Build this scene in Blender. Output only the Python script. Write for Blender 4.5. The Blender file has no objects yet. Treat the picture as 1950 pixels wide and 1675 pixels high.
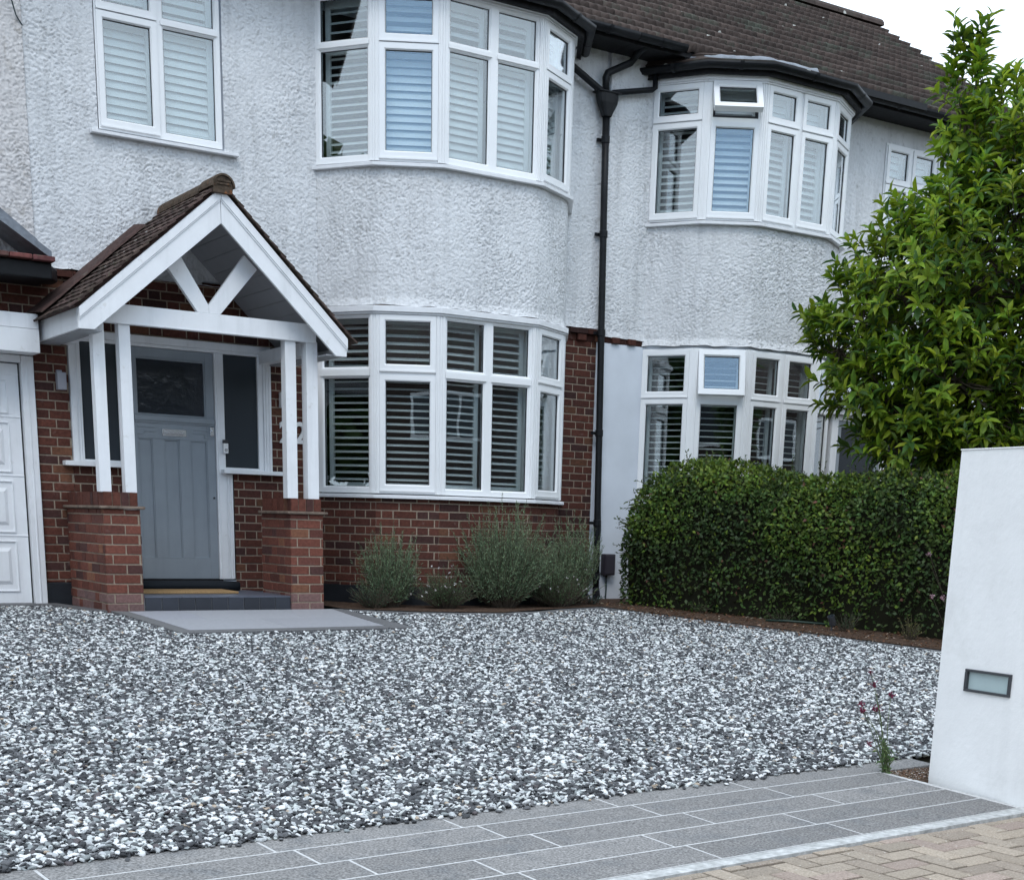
import bpy, math, random
import numpy as np
from mathutils import Vector, Matrix, noise
random.seed(7); rng = np.random.default_rng(7)
S = bpy.context.scene; COL = S.collection
R = math.radians
# ------------------------------------------------------------------ camera
cd = bpy.data.cameras.new('camera'); cam = bpy.data.objects.new('camera', cd); COL.objects.link(cam); S.camera = cam
YAW, PIT, ROL = 5.83295176e-01, -2.62506089e-01, -2.80864099e-02
F, CX, CY = 2652.0, 1015.8, 1708.7
def cam_rows():
    cy, sy = math.cos(YAW), math.sin(YAW)
    f = Vector((sy*math.cos(PIT), cy*math.cos(PIT), math.sin(PIT))); rt = Vector((cy, -sy, 0)); dn = f.cross(rt)
    c, s = math.cos(ROL), math.sin(ROL)
    return c*rt+s*dn, -s*rt+c*dn, f
r_, d_, f_ = cam_rows()
cam.matrix_world = Matrix(((r_[0], -d_[0], -f_[0], 0), (r_[1], -d_[1], -f_[1], 0), (r_[2], -d_[2], -f_[2], 0), (0, 0, 0, 1)))
cd.sensor_width = 36; cd.lens = 36*F/1950
cd.shift_x = (975-CX)/1950; cd.shift_y = (CY-837.5)/1950
cd.clip_start = .05; cd.clip_end = 2000
# ------------------------------------------------------------------ sky and sun
SUN_EL, SUN_AZ = R(52), R(215)          # azimuth clockwise from +Y
w = bpy.data.worlds.new('World'); S.world = w; w.use_nodes = True
nt = w.node_tree; nt.nodes.clear()
def N(t, typ, **k):
    n = t.nodes.new(typ)
    for a, b in k.items(): setattr(n, a, b)
    return n
out = N(nt, 'ShaderNodeOutputWorld'); bg = N(nt, 'ShaderNodeBackground'); sky = N(nt, 'ShaderNodeTexSky')
sky.sky_type = 'NISHITA'; sky.sun_disc = False; sky.sun_elevation = SUN_EL; sky.sun_rotation = SUN_AZ
tc = N(nt, 'ShaderNodeTexCoord'); mp = N(nt, 'ShaderNodeMapping'); mp.inputs['Scale'].default_value = (1, 1, 2.2)
nz = N(nt, 'ShaderNodeTexNoise'); nz.inputs['Scale'].default_value = 1.6; nz.inputs['Detail'].default_value = 6
cr = N(nt, 'ShaderNodeValToRGB'); cr.color_ramp.elements[0].position = .36; cr.color_ramp.elements[1].position = .5
cr.color_ramp.elements[0].color = (.72, .72, .72, 1)
mx = N(nt, 'ShaderNodeMix', data_type='RGBA')
mx.inputs[7].default_value = (13.0, 14.9, 17.0, 1)
dt = N(nt, 'ShaderNodeVectorMath', operation='DOT_PRODUCT'); dt.inputs[1].default_value = Vector((-.42, -.82, .38)).normalized()
gap = N(nt, 'ShaderNodeMapRange', interpolation_type='SMOOTHSTEP'); gap.inputs[1].default_value = .955; gap.inputs[2].default_value = .985
blue = N(nt, 'ShaderNodeMix', data_type='RGBA'); blue.inputs[7].default_value = (8.0, 12.2, 18.0, 1)
nt.links.new(tc.outputs['Generated'], dt.inputs[0]); nt.links.new(dt.outputs['Value'], gap.inputs[0]); nt.links.new(gap.outputs[0], blue.inputs[0])
nt.links.new(tc.outputs['Generated'], mp.inputs[0]); nt.links.new(mp.outputs[0], nz.inputs['Vector'])
nt.links.new(nz.outputs[0], cr.inputs[0]); nt.links.new(cr.outputs[0], mx.inputs[0])
nt.links.new(sky.outputs[0], mx.inputs[6]); nt.links.new(mx.outputs[2], blue.inputs[6]); nt.links.new(blue.outputs[2], bg.inputs[0])
bg.inputs[1].default_value = .1
nt.links.new(bg.outputs[0], out.inputs[0])
sl = bpy.data.lights.new('sun', 'SUN'); sl.energy = .9; sl.angle = R(22); sl.color = (1, .97, .93)
so = bpy.data.objects.new('sun', sl); COL.objects.link(so)
sd = Vector((math.sin(SUN_AZ)*math.cos(SUN_EL), math.cos(SUN_AZ)*math.cos(SUN_EL), math.sin(SUN_EL)))
so.rotation_euler = sd.to_track_quat('Z', 'Y').to_euler(); so.location = (-3, -3, 12)
S.view_settings.view_transform = 'Standard'; S.view_settings.look = 'None'; S.view_settings.exposure = .13; S.view_settings.gamma = 1
# ------------------------------------------------------------------ materials
def mat(name, col=(.5, .5, .5), rough=.6, spec=.5, var=0., vscale=6., bump=0., bscale=60., bdist=.004, attr=False, col2=None, c2scale=3., c2lo=.5, c2hi=.62, metal=0., detail=4, trans=0., coat=0., streak=0., speck=0.):
    """principled material; var = noise brightness variation, col2 = patchy second colour, attr = multiply by the 'Col' attribute"""
    m = bpy.data.materials.new(name); m.use_nodes = True; t = m.node_tree; b = t.nodes['Principled BSDF']
    b.inputs['Roughness'].default_value = rough; b.inputs['Metallic'].default_value = metal
    b.inputs['Specular IOR Level'].default_value = spec; b.inputs['Coat Weight'].default_value = coat
    g = N(t, 'ShaderNodeNewGeometry'); pos = g.outputs['Position']
    cur = None
    rgb = N(t, 'ShaderNodeRGB'); rgb.outputs[0].default_value = (*col, 1); cur = rgb.outputs[0]
    def noi(sc, det=4, rg=.6):
        n = N(t, 'ShaderNodeTexNoise'); n.inputs['Scale'].default_value = sc; n.inputs['Detail'].default_value = det; n.inputs['Roughness'].default_value = rg
        t.links.new(pos, n.inputs['Vector']); return n.outputs[0]
    if attr:
        a = N(t, 'ShaderNodeAttribute', attribute_name='Col'); x = N(t, 'ShaderNodeMix', data_type='RGBA', blend_type='MULTIPLY'); x.inputs[0].default_value = 1
        t.links.new(cur, x.inputs[6]); t.links.new(a.outputs[0], x.inputs[7]); cur = x.outputs[2]
    if col2:
        r = N(t, 'ShaderNodeMapRange'); r.inputs[1].default_value = c2lo; r.inputs[2].default_value = c2hi
        t.links.new(noi(c2scale, 8, .65), r.inputs[0])
        x = N(t, 'ShaderNodeMix', data_type='RGBA'); t.links.new(r.outputs[0], x.inputs[0]); t.links.new(cur, x.inputs[6]); x.inputs[7].default_value = (*col2, 1); cur = x.outputs[2]
    if var:
        r = N(t, 'ShaderNodeMapRange'); r.inputs[1].default_value = .3; r.inputs[2].default_value = .7; r.inputs[3].default_value = 1-var; r.inputs[4].default_value = 1+var
        t.links.new(noi(vscale, detail), r.inputs[0])
        x = N(t, 'ShaderNodeMix', data_type='RGBA', blend_type='MULTIPLY'); x.inputs[0].default_value = 1
        t.links.new(cur, x.inputs[6]); t.links.new(r.outputs[0], x.inputs[7]); cur = x.outputs[2]
    if speck:
        vo = N(t, 'ShaderNodeTexVoronoi'); vo.inputs['Scale'].default_value = speck; vo.inputs['Randomness'].default_value = 1; t.links.new(pos, vo.inputs['Vector'])
        lt_ = N(t, 'ShaderNodeMath', operation='LESS_THAN'); lt_.inputs[1].default_value = .085; t.links.new(vo.outputs['Distance'], lt_.inputs[0])
        x = N(t, 'ShaderNodeMix', data_type='RGBA'); t.links.new(lt_.outputs[0], x.inputs[0]); t.links.new(cur, x.inputs[6]); x.inputs[7].default_value = (.42, .42, .39, 1); cur = x.outputs[2]
    if streak:
        mpg = N(t, 'ShaderNodeMapping'); mpg.inputs['Scale'].default_value = (9, 9, .7); ns_ = N(t, 'ShaderNodeTexNoise'); ns_.inputs['Scale'].default_value = 1; ns_.inputs['Detail'].default_value = 6; ns_.inputs['Roughness'].default_value = .65
        t.links.new(pos, mpg.inputs[0]); t.links.new(mpg.outputs[0], ns_.inputs['Vector']); r = N(t, 'ShaderNodeMapRange'); r.inputs[1].default_value = .5; r.inputs[2].default_value = .75; r.inputs[3].default_value = 1; r.inputs[4].default_value = 1-streak
        t.links.new(ns_.outputs[0], r.inputs[0]); x = N(t, 'ShaderNodeMix', data_type='RGBA', blend_type='MULTIPLY'); x.inputs[0].default_value = 1; t.links.new(cur, x.inputs[6]); t.links.new(r.outputs[0], x.inputs[7]); cur = x.outputs[2]
    t.links.new(cur, b.inputs['Base Color'])
    if bump:
        bp = N(t, 'ShaderNodeBump'); bp.inputs['Strength'].default_value = bump; bp.inputs['Distance'].default_value = bdist
        t.links.new(noi(bscale, 6), bp.inputs['Height']); t.links.new(bp.outputs[0], b.inputs['Normal'])
    if trans:
        tr = N(t, 'ShaderNodeBsdfTranslucent'); ms = N(t, 'ShaderNodeMixShader'); ms.inputs[0].default_value = trans
        t.links.new(cur, tr.inputs[0]); t.links.new(b.outputs[0], ms.inputs[1]); t.links.new(tr.outputs[0], ms.inputs[2])
        t.links.new(ms.outputs[0], t.nodes['Material Output'].inputs[0])
    return m
M = {}
M['roughcast'] = mat('painted roughcast', (.71, .72, .735), .8, .25, var=.07, vscale=2.2, bump=.8, bscale=95, bdist=.006, col2=(.40, .40, .39), c2scale=13, c2lo=.58, c2hi=.78, streak=.22)
M['roughcast_pink'] = mat('old pink roughcast', (.63, .61, .605), .8, .3, var=.12, vscale=30, bump=.6, bscale=110, bdist=.005, col2=(.4, .37, .34), c2scale=12, c2lo=.56, c2hi=.75)
M['upvc'] = mat('white window plastic', (.84, .85, .86), .28, .5, var=.02, vscale=4)
M['paint'] = mat('white gloss paint', (.84, .85, .87), .38, .5, var=.03, vscale=8, bump=.12, bscale=45, bdist=.002, col2=(.62, .61, .58), c2scale=14, c2lo=.62, c2hi=.80, streak=.12)
M['sill'] = mat('white sill', (.76, .77, .79), .35, .5, var=.05, vscale=12, col2=(.5, .5, .47), c2scale=20, c2lo=.62, c2hi=.8)
M['gasket'] = mat('black rubber gasket', (.02, .02, .025), .5)
M['shutter'] = mat('off-white shutter', (.76, .77, .77), .4)
M['brick'] = mat('red facing brick', (1, 1, 1), .85, .25, attr=True, var=.28, vscale=45, bump=.5, bscale=130, bdist=.003, col2=(.17, .12, .11), c2scale=16, c2lo=.62, c2hi=.8)
M['mortar'] = mat('lime mortar', (.33, .265, .205), .95, .1, var=.2, vscale=50, bump=.6, bscale=150, bdist=.003)
M['plinth'] = mat('black plinth paint', (.014, .017, .022), .45, .5, var=.2, vscale=10, bump=.3, bscale=70)
M['smooth'] = mat('smooth white masonry', (.66, .70, .76), .7, .3, var=.05, vscale=3, bump=.25, bscale=30, bdist=.003)
M['wallwhite'] = mat('white rendered boundary wall', (.86, .86, .86), .8, .25, var=.035, vscale=3.5, bump=.5, bscale=26, bdist=.006, detail=7, col2=(.76, .76, .75), c2scale=4, c2lo=.58, c2hi=.8, streak=.07)
M['rooftile'] = mat('brown concrete roof tile', (.060, .044, .038), .85, .25, attr=True, var=.3, vscale=9, bump=.5, bscale=90, bdist=.004, col2=(.058, .064, .05), c2scale=2.2, c2lo=.52, c2hi=.66, speck=3.0)
M['porchtile'] = mat('plain clay roof tile', (.075, .052, .045), .9, .2, attr=True, var=.4, vscale=22, bump=.6, bscale=90, bdist=.004, col2=(.11, .11, .075), c2scale=14, c2lo=.58, c2hi=.7, speck=7.0)
M['fillet'] = mat('brown cement fillet', (.072, .043, .038), .85, .2, var=.45, vscale=18, bump=.5, bscale=60, col2=(.10, .085, .07), c2scale=10, c2lo=.6, c2hi=.7)
M['lichen'] = mat('lichened clay ridge', (.085, .062, .045), .9, .2, var=.5, vscale=30, bump=.6, bscale=80, col2=(.26, .10, .04), c2scale=12, c2lo=.62, c2hi=.70)
M['lead'] = mat('grey lead flashing', (.17, .19, .22), .45, .5, var=.3, vscale=12, bump=.5, bscale=30, bdist=.01)
M['black'] = mat('black gutter plastic', (.010, .011, .013), .45, .22, var=.3, vscale=14)
M['blackmatt'] = mat('black weathered paint', (.014, .014, .016), .7, .2, var=.5, vscale=20, bump=.3, bscale=80, col2=(.16, .16, .16), c2scale=40, c2lo=.68, c2hi=.74)
M['door'] = mat('grey blue gloss door paint', (.275, .31, .345), .33, .5, var=.05, vscale=5, streak=.10, bump=.1, bscale=40, bdist=.002)
M['chrome'] = mat('satin chrome', (.75, .76, .78), .25, .5, metal=.9)
M['porcelain'] = mat('dark riser tile', (.03, .034, .045), .4, .5, attr=True, var=.1)
M['grout'] = mat('grey grout', (.42, .42, .42), .9)
M['floor'] = mat('porch floor tile', (.12, .125, .13), .6, .4, var=.25, vscale=40)
M['soffit'] = mat('grey painted boards', (.33, .34, .36), .55, .4, var=.05)
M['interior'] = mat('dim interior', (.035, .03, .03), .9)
M['granite'] = mat('grey granite slab', (.225, .218, .212), .8, .3, attr=True, var=.7, vscale=110, bump=.3, bscale=200, bdist=.002, detail=9, col2=(.165, .167, .172), c2scale=7, c2lo=.5, c2hi=.72)
M['joint'] = mat('pale pointing', (.54, .54, .54), .9, .2, var=.15, vscale=60, bump=.4, bscale=120)
M['strip'] = mat('pale mortar strip', (.47, .475, .47), .9, .2, var=.3, vscale=30, bump=.4, bscale=70)
M['block'] = mat('concrete paving block', (1, 1, 1), .9, .2, attr=True, var=.3, vscale=120, bump=.5, bscale=160, bdist=.003, detail=7, col2=(.46, .44, .40), c2scale=60, c2lo=.62, c2hi=.7)
M['sand'] = mat('dark jointing sand', (.055, .048, .04), .95, .1, var=.3, vscale=60)
M['landing'] = mat('pale porcelain paver', (.34, .345, .37), .55, .4, attr=True, var=.08, vscale=30)
M['border'] = mat('dark grey paving border', (.135, .135, .14), .75, .3, attr=True, var=.15, vscale=50, bump=.2, bscale=120)
M['soil'] = mat('dry soil', (.085, .055, .04), .95, .1, var=.5, vscale=25, bump=1, bscale=40, bdist=.02)
M['earth'] = mat('earth', (.09, .085, .06), .95, .1, var=.3, vscale=3)
M['asphalt'] = mat('asphalt', (.05, .05, .052), .9, .2, var=.2, vscale=60)
M['gravelbase'] = mat('gravel fines', (.07, .07, .08), .95, .1, var=.4, vscale=90)
M['leaf'] = mat('tree leaf', (1, 1, 1), .5, .35, attr=True, trans=.38)
M['hedgeleaf'] = mat('hedge leaf', (1, 1, 1), .55, .3, attr=True, trans=.25)
M['herb'] = mat('grey green herb foliage', (1, 1, 1), .7, .3, attr=True, trans=.2)
M['course'] = mat('worn tile creasing', (.19, .145, .115), .9, .2, var=.35, vscale=15, bump=1, bscale=18, bdist=.02)
M['bark'] = mat('tree bark', (.075, .06, .045), .9, .2, var=.3, vscale=20, bump=.6, bscale=50)
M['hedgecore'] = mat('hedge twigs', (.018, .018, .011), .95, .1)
M['petal'] = mat('flower petal', (1, 1, 1), .6, .3, attr=True, trans=.2)
M['mat'] = mat('coir doormat', (.34, .22, .11), .95, .1, var=.35, vscale=90, bump=.8, bscale=140)
M['cloth'] = mat('dark draught excluder cloth', (.012, .016, .022), .8, .3)
M['greybox'] = mat('grey metal box', (.33, .33, .37), .4, .5)
M['meter'] = mat('dark plastic meter box', (.035, .03, .04), .35, .5)
M['frost'] = mat('frosted lamp lens', (.42, .52, .53), .35, .5, var=.05)
M['darkmetal'] = mat('dark metal frame', (.045, .048, .055), .4, .5)
M['sign'] = mat('white numeral', (.8, .8, .8), .4)
M['cable'] = mat('cable', (.03, .05, .055), .5)
def glass_mat(name, tint, refl=1.0, rough=0.):
    m = bpy.data.materials.new(name); m.use_nodes = True; t = m.node_tree; t.nodes.clear()
    o = N(t, 'ShaderNodeOutputMaterial'); tr = N(t, 'ShaderNodeBsdfTransparent'); gl = N(t, 'ShaderNodeBsdfGlossy'); ms = N(t, 'ShaderNodeMixShader'); fr = N(t, 'ShaderNodeFresnel')
    bfm = N(t, 'ShaderNodeMapRange'); bfm.inputs[3].default_value = 1.5; bfm.inputs[4].default_value = 1/1.5; mu = N(t, 'ShaderNodeMath', operation='MULTIPLY'); mu.inputs[1].default_value = refl; mu.use_clamp = True
    tr.inputs[0].default_value = (*tint, 1); gl.inputs['Roughness'].default_value = rough; gl.inputs[0].default_value = (.95, .98, 1, 1)
    g = N(t, 'ShaderNodeNewGeometry'); n = N(t, 'ShaderNodeTexNoise'); n.inputs['Scale'].default_value = 1.7; bp = N(t, 'ShaderNodeBump'); bp.inputs['Strength'].default_value = .035; bp.inputs['Distance'].default_value = .02
    t.links.new(g.outputs['Position'], n.inputs['Vector']); t.links.new(n.outputs[0], bp.inputs['Height']); t.links.new(bp.outputs[0], gl.inputs['Normal'])
    t.links.new(g.outputs['Backfacing'], bfm.inputs[0]); t.links.new(bfm.outputs[0], fr.inputs[0]); t.links.new(fr.outputs[0], mu.inputs[0]); t.links.new(mu.outputs[0], ms.inputs[0]); t.links.new(tr.outputs[0], ms.inputs[1]); t.links.new(gl.outputs[0], ms.inputs[2]); t.links.new(ms.outputs[0], o.inputs[0])
    return m
M['glass'] = glass_mat('window glass', (.88, .92, .925), 3.0)
M['obscure'] = mat('dark obscure glass', (.022, .027, .035), .14, .6, bump=.25, bscale=9, bdist=.02)
M['pane'] = mat('dark porch glass', (.035, .042, .05), .22, .4)
# ------------------------------------------------------------------ mesh helpers
OFF = {}
class MB:
    def __init__(s): s.v = []; s.f = []; s.c = []; s.m = []
    def poly(s, pts, faces, col=(1, 1, 1), mi=0):
        o = len(s.v); s.v += [tuple(p) for p in pts]
        for f in faces: s.f.append(tuple(o+i for i in f)); s.c.append(col); s.m.append(mi)
    def box(s, x0, x1, y0, y1, z0, z1, col=(1, 1, 1), mi=0):
        if x0 > x1: x0, x1 = x1, x0
        if y0 > y1: y0, y1 = y1, y0
        if z0 > z1: z0, z1 = z1, z0
        s.poly([(x0, y0, z0), (x1, y0, z0), (x1, y1, z0), (x0, y1, z0), (x0, y0, z1), (x1, y0, z1), (x1, y1, z1), (x0, y1, z1)],
               [(0, 3, 2, 1), (4, 5, 6, 7), (0, 1, 5, 4), (1, 2, 6, 5), (2, 3, 7, 6), (3, 0, 4, 7)], col, mi)
    def hexa(s, p, col=(1, 1, 1), mi=0):   # 8 points, bottom ring then top ring
        s.poly(p, [(0, 3, 2, 1), (4, 5, 6, 7), (0, 1, 5, 4), (1, 2, 6, 5), (2, 3, 7, 6), (3, 0, 4, 7)], col, mi)
    def prism(s, pts, vec, col=(1, 1, 1), mi=0):
        n = len(pts); v = Vector(vec); a = [Vector(p) for p in pts]
        s.poly(a+[p+v for p in a], [tuple(range(n-1, -1, -1)), tuple(range(n, 2*n))]+[(i, (i+1) % n, n+(i+1) % n, n+i) for i in range(n)], col, mi)
    def tube(s, path, rad, n=8, col=(1, 1, 1), mi=0, caps=True):
        P = [Vector(p) for p in path]; rad = rad if isinstance(rad, (list, tuple)) else [rad]*len(P)
        o = len(s.v); prev = None
        for i, p in enumerate(P):
            d = (P[min(i+1, len(P)-1)]-P[max(i-1, 0)]).normalized()
            a = d.cross(Vector((0, 0, 1))) if abs(d.z) < .95 else d.cross(Vector((1, 0, 0)))
            a.normalize()
            if prev is not None:
                a = prev-d*prev.dot(d); a.normalize()
            prev = a; b = d.cross(a)
            for k in range(n):
                t = 2*math.pi*k/n; s.v.append(tuple(p+rad[i]*(a*math.cos(t)+b*math.sin(t))))
        for i in range(len(P)-1):
            for k in range(n):
                s.f.append((o+i*n+k, o+i*n+(k+1) % n, o+(i+1)*n+(k+1) % n, o+(i+1)*n+k)); s.c.append(col); s.m.append(mi)
        if caps:
            s.f.append(tuple(o+k for k in range(n-1, -1, -1))); s.c.append(col); s.m.append(mi)
            q = o+(len(P)-1)*n; s.f.append(tuple(q+k for k in range(n))); s.c.append(col); s.m.append(mi)
    def build(s, name, mats, parent=None, bevel=0, smooth=False, seg=2):
        off = OFF.get(parent.name, Vector()) if parent else Vector()
        me = bpy.data.meshes.new(name)
        me.from_pydata([(a-off.x, b-off.y, c-off.z) for a, b, c in s.v], [], s.f)
        if not isinstance(mats, list): mats = [mats]
        for m in mats: me.materials.append(M[m] if isinstance(m, str) else m)
        me.polygons.foreach_set('material_index', s.m)
        at = me.color_attributes.new('Col', 'FLOAT_COLOR', 'CORNER')
        arr = np.ones((len(me.loops), 4), np.float32); lt = np.array([p.loop_total for p in me.polygons])
        arr[:, :3] = np.repeat(np.array([c[:3] for c in s.c], np.float32), lt, axis=0)
        at.data.foreach_set('color', arr.ravel())
        if smooth: me.polygons.foreach_set('use_smooth', [True]*len(me.polygons))
        me.update()
        o = bpy.data.objects.new(name, me); COL.objects.link(o)
        if parent: o.parent = parent; OFF[o.name] = off
        if bevel:
            b = o.modifiers.new('bevel', 'BEVEL'); b.width = bevel; b.segments = seg; b.limit_method = 'ANGLE'; b.angle_limit = R(40)
        return o
def np_mesh(name, V, Fc, fmat, parent=None, col=None, smooth=False):
    """numpy mesh: Fc = list of (n,k) index arrays, col = per-vertex colour"""
    off = OFF.get(parent.name, Vector()) if parent else Vector()
    me = bpy.data.meshes.new(name); V = V-np.array(off)
    me.vertices.add(len(V)); me.vertices.foreach_set('co', V.astype(np.float32).ravel())
    idx = np.concatenate([f.ravel() for f in Fc]); tot = np.concatenate([np.full(len(f), f.shape[1]) for f in Fc])
    st = np.concatenate([[0], np.cumsum(tot)[:-1]])
    me.loops.add(len(idx)); me.loops.foreach_set('vertex_index', idx.astype(np.int32))
    me.polygons.add(len(tot)); me.polygons.foreach_set('loop_start', st.astype(np.int32)); me.polygons.foreach_set('loop_total', tot.astype(np.int32))
    me.update(calc_edges=True)
    if col is not None:
        at = me.color_attributes.new('Col', 'FLOAT_COLOR', 'POINT'); c = np.ones((len(V), 4), np.float32); c[:, :3] = col; at.data.foreach_set('color', c.ravel())
    if smooth: me.polygons.foreach_set('use_smooth', [True]*len(tot))
    me.materials.append(M[fmat]); me.validate()
    o = bpy.data.objects.new(name, me); COL.objects.link(o)
    if parent: o.parent = parent; OFF[o.name] = off
    return o
def thing(name, label, cat, loc, group=None):
    o = bpy.data.objects.new(name, None); COL.objects.link(o); o.location = loc; o.empty_display_size = .2
    o['label'] = label; o['category'] = cat
    if group: o['group'] = group
    OFF[o.name] = Vector(loc); return o
def tag(o, label, cat, group=None, kind=None):
    if kind: o['kind'] = kind
    if label: o['label'] = label
    if cat: o['category'] = cat
    if group: o['group'] = group
    return o
def gz(y): return -.82-.05*(11.8-y) if y < 11.8 else -.82
BZ = -.82
def seglocal(p, q):
    p = Vector((p[0], p[1], 0)); q = Vector((q[0], q[1], 0)); u = (q-p); L = u.length; u.normalize(); n = Vector((u.y, -u.x, 0))
    return p, u, n, L
# ------------------------------------------------------------------ bricks
def brick_col(tone):
    r = random.random()
    if r < .60: c = (.172, .060, .042)
    elif r < .84: c = (.135, .050, .038)
    elif r < .95: c = (.095, .043, .038)
    else: c = (.225, .098, .058)
    k = .80*tone*random.uniform(.84, 1.16); return tuple(x*k for x in c)
def bricks(mb, p, q, z0, z1, holes=(), tone=1., bond='flemish', gauge=.075, zb=BZ, u0=0., soldier=False):
    P, u, n, L = seglocal(p, q)
    W = lambda a, d, z: P+u*a+n*d+Vector((0, 0, z))
    # mortar backing
    us = sorted({0, L, *[min(max(h[0], 0), L) for h in holes], *[min(max(h[1], 0), L) for h in holes]}); zs = sorted({z0, z1, *[min(max(h[2], z0), z1) for h in holes], *[min(max(h[3], z0), z1) for h in holes]})
    for a, b in zip(us, us[1:]):
        for c, d in zip(zs, zs[1:]):
            m1, m2 = (a+b)/2, (c+d)/2
            if any(h[0] < m1 < h[1] and h[2] < m2 < h[3] for h in holes): continue
            mb.poly([W(a, -.005, c), W(b, -.005, c), W(b, -.005, d), W(a, -.005, d)], [(0, 1, 2, 3)], (1, 1, 1), 1)
    k0 = math.floor((z0-zb)/gauge+1e-4); k1 = math.ceil((z1-zb)/gauge)
    for k in range(k0, k1):
        a0 = max(zb+k*gauge+.005, z0); a1 = min(zb+(k+1)*gauge-.005, z1)
        if a1-a0 < .012: continue
        spans = []
        if bond == 'flemish': per = [.2250, .1125]; tot = .3375; sh = .169*(k % 2)
        elif bond == 'stretcher': per = [.225]; tot = .225; sh = .1125*(k % 2)
        else: per = [.1125]; tot = .1125; sh = .056*(k % 2)
        x = -sh-u0 % tot-tot
        i = 0
        while x < L:
            wdt = per[i % len(per)]; spans.append((x+.005, x+wdt-.005)); x += wdt; i += 1
        for s0, s1 in spans:
            pieces = [(max(s0, 0.), min(s1, L))]
            for h in holes:
                if h[2]+.01 < a1 and h[3]-.01 > a0:
                    np_ = []
                    for c, d in pieces:
                        if d <= h[0] or c >= h[1]: np_.append((c, d))
                        else:
                            if c < h[0]: np_.append((c, h[0]))
                            if d > h[1]: np_.append((h[1], d))
                    pieces = np_
            for c, d in pieces:
                if d-c < .015: continue
                j = lambda s=.0015: random.uniform(-s, s)
                dd = random.uniform(0, .0035); e = .0035; cc = brick_col(tone)
                if gauge > .076 and k < 2 and random.random() < .75: cc = tuple(v*.5+w for v, w in zip(cc, (.10, .075, .075)))
                B = [W(c+j(), -.006, a0+j()), W(d+j(), -.006, a0+j()), W(d+j(), -.006, a1+j()), W(c+j(), -.006, a1+j())]
                T = [W(c+e+j(), dd, a0+e+j()), W(d-e+j(), dd+j(.001), a0+e+j()), W(d-e+j(), dd, a1-e+j()), W(c+e+j(), dd+j(.001), a1-e+j())]
                mb.poly(B+T, [(4, 5, 6, 7), (0, 1, 5, 4), (1, 2, 6, 5), (2, 3, 7, 6), (3, 0, 4, 7)], cc, 0)
# ------------------------------------------------------------------ roughcast skin with real relief
def rough_h(x, y, z):
    v = Vector((x*36, y*36, z*58))
    wv = noise.noise_vector(v*.5)
    v2 = v+wv*1.3
    a = min(1, abs(noise.noise(v2))*5.5)
    b = noise.noise(v2*1.9+Vector((7, 3, 1))); c = noise.noise(Vector((x*2.2, y*2.2, z*2.2)))
    k = .8+.5*max(0, min(1, .5+1.4*c))
    return k*(.0088*a+.0058*b+.0022*noise.noise(v*2.6))
def roughcast(name, path, z0, z1, parent, holes=(), mat_='roughcast', step=.0092, amp=1., lip=0., back=.16):
    """displaced skin along a plan path (u runs along it); holes in (u0,u1,z0,z1)"""
    pts = [Vector((a, b, 0)) for a, b in path]; Ls = [0]
    for a, b in zip(pts, pts[1:]): Ls.append(Ls[-1]+(b-a).length)
    L = Ls[-1]; nu = max(2, int(L/step)); nz = max(2, int((z1-z0)/step))
    V = np.zeros(((nu+1)*(nz+1), 3)); U = np.linspace(0, L, nu+1); Z = np.linspace(z0, z1, nz+1)
    norms = []
    for a, b in zip(pts, pts[1:]):
        d = (b-a).normalized(); norms.append(Vector((d.y, -d.x, 0)))
    k = 0
    for i, u in enumerate(U):
        s = min(max(0, int(np.searchsorted(Ls, u, 'right')-1)), len(pts)-2)
        t = (u-Ls[s])/(Ls[s+1]-Ls[s]); p = pts[s].lerp(pts[s+1], t); n = norms[s].copy()
        for c in range(1, len(pts)-1):        # soft corners
            dd = abs(u-Ls[c])
            if dd < .14:
                wgt = .5*(1-dd/.14); n = (norms[c-1]*(1-(.5 if u > Ls[c] else .5)+(.5-wgt if u < Ls[c] else -(.5-wgt)))+norms[c]*(.5-(.5-wgt if u < Ls[c] else -(.5-wgt)))).normalized()
                p = p-n*(.014*(1-dd/.14)**2)
        for j, z in enumerate(Z):
            h = rough_h(p.x, p.y, z)*amp
            if lip and z < z0+.07: h += lip*(1-(z-z0)/.07)*(1+.9*noise.noise(Vector((p.x*9, p.y*9, 3))))
            zz = z+(.012*noise.noise(Vector((p.x*7, p.y*7, 1))) if j == 0 else 0)
            V[k] = (p.x+n.x*h, p.y+n.y*h, zz); k += 1
    I = np.arange((nu+1)*(nz+1)).reshape(nu+1, nz+1)
    Q = np.stack([I[:-1, :-1], I[1:, :-1], I[1:, 1:], I[:-1, 1:]], -1).reshape(-1, 4)
    if holes:
        uc = (U[:-1]+U[1:])/2; zc = (Z[:-1]+Z[1:])/2; keep = np.ones((nu, nz), bool)
        for h in holes: keep &= ~(((uc > h[0]) & (uc < h[1]))[:, None] & ((zc > h[2]) & (zc < h[3]))[None, :])
        Q = Q[keep.ravel()]
    # returns to the wall behind, all round the edge, so that the coat has thickness
    extra = []; ring = [I[:, 0], I[:, -1], I[0, :], I[-1, :]]; base = len(V); VV = [V]
    for r in ring:
        bk = V[r].copy()
        for q, idx in enumerate(r):
            i = idx//(nz+1); s = min(max(0, int(np.searchsorted(Ls, U[i], 'right')-1)), len(pts)-2); n = norms[s]
            bk[q] -= np.array(n)*(.03)
        ids = np.arange(base, base+len(r)); base += len(r); VV.append(bk)
        extra.append(np.stack([r[:-1], r[1:], ids[1:], ids[:-1]], -1))
    return np_mesh(name, np.concatenate(VV), [Q]+extra, mat_, parent, smooth=True)
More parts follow.
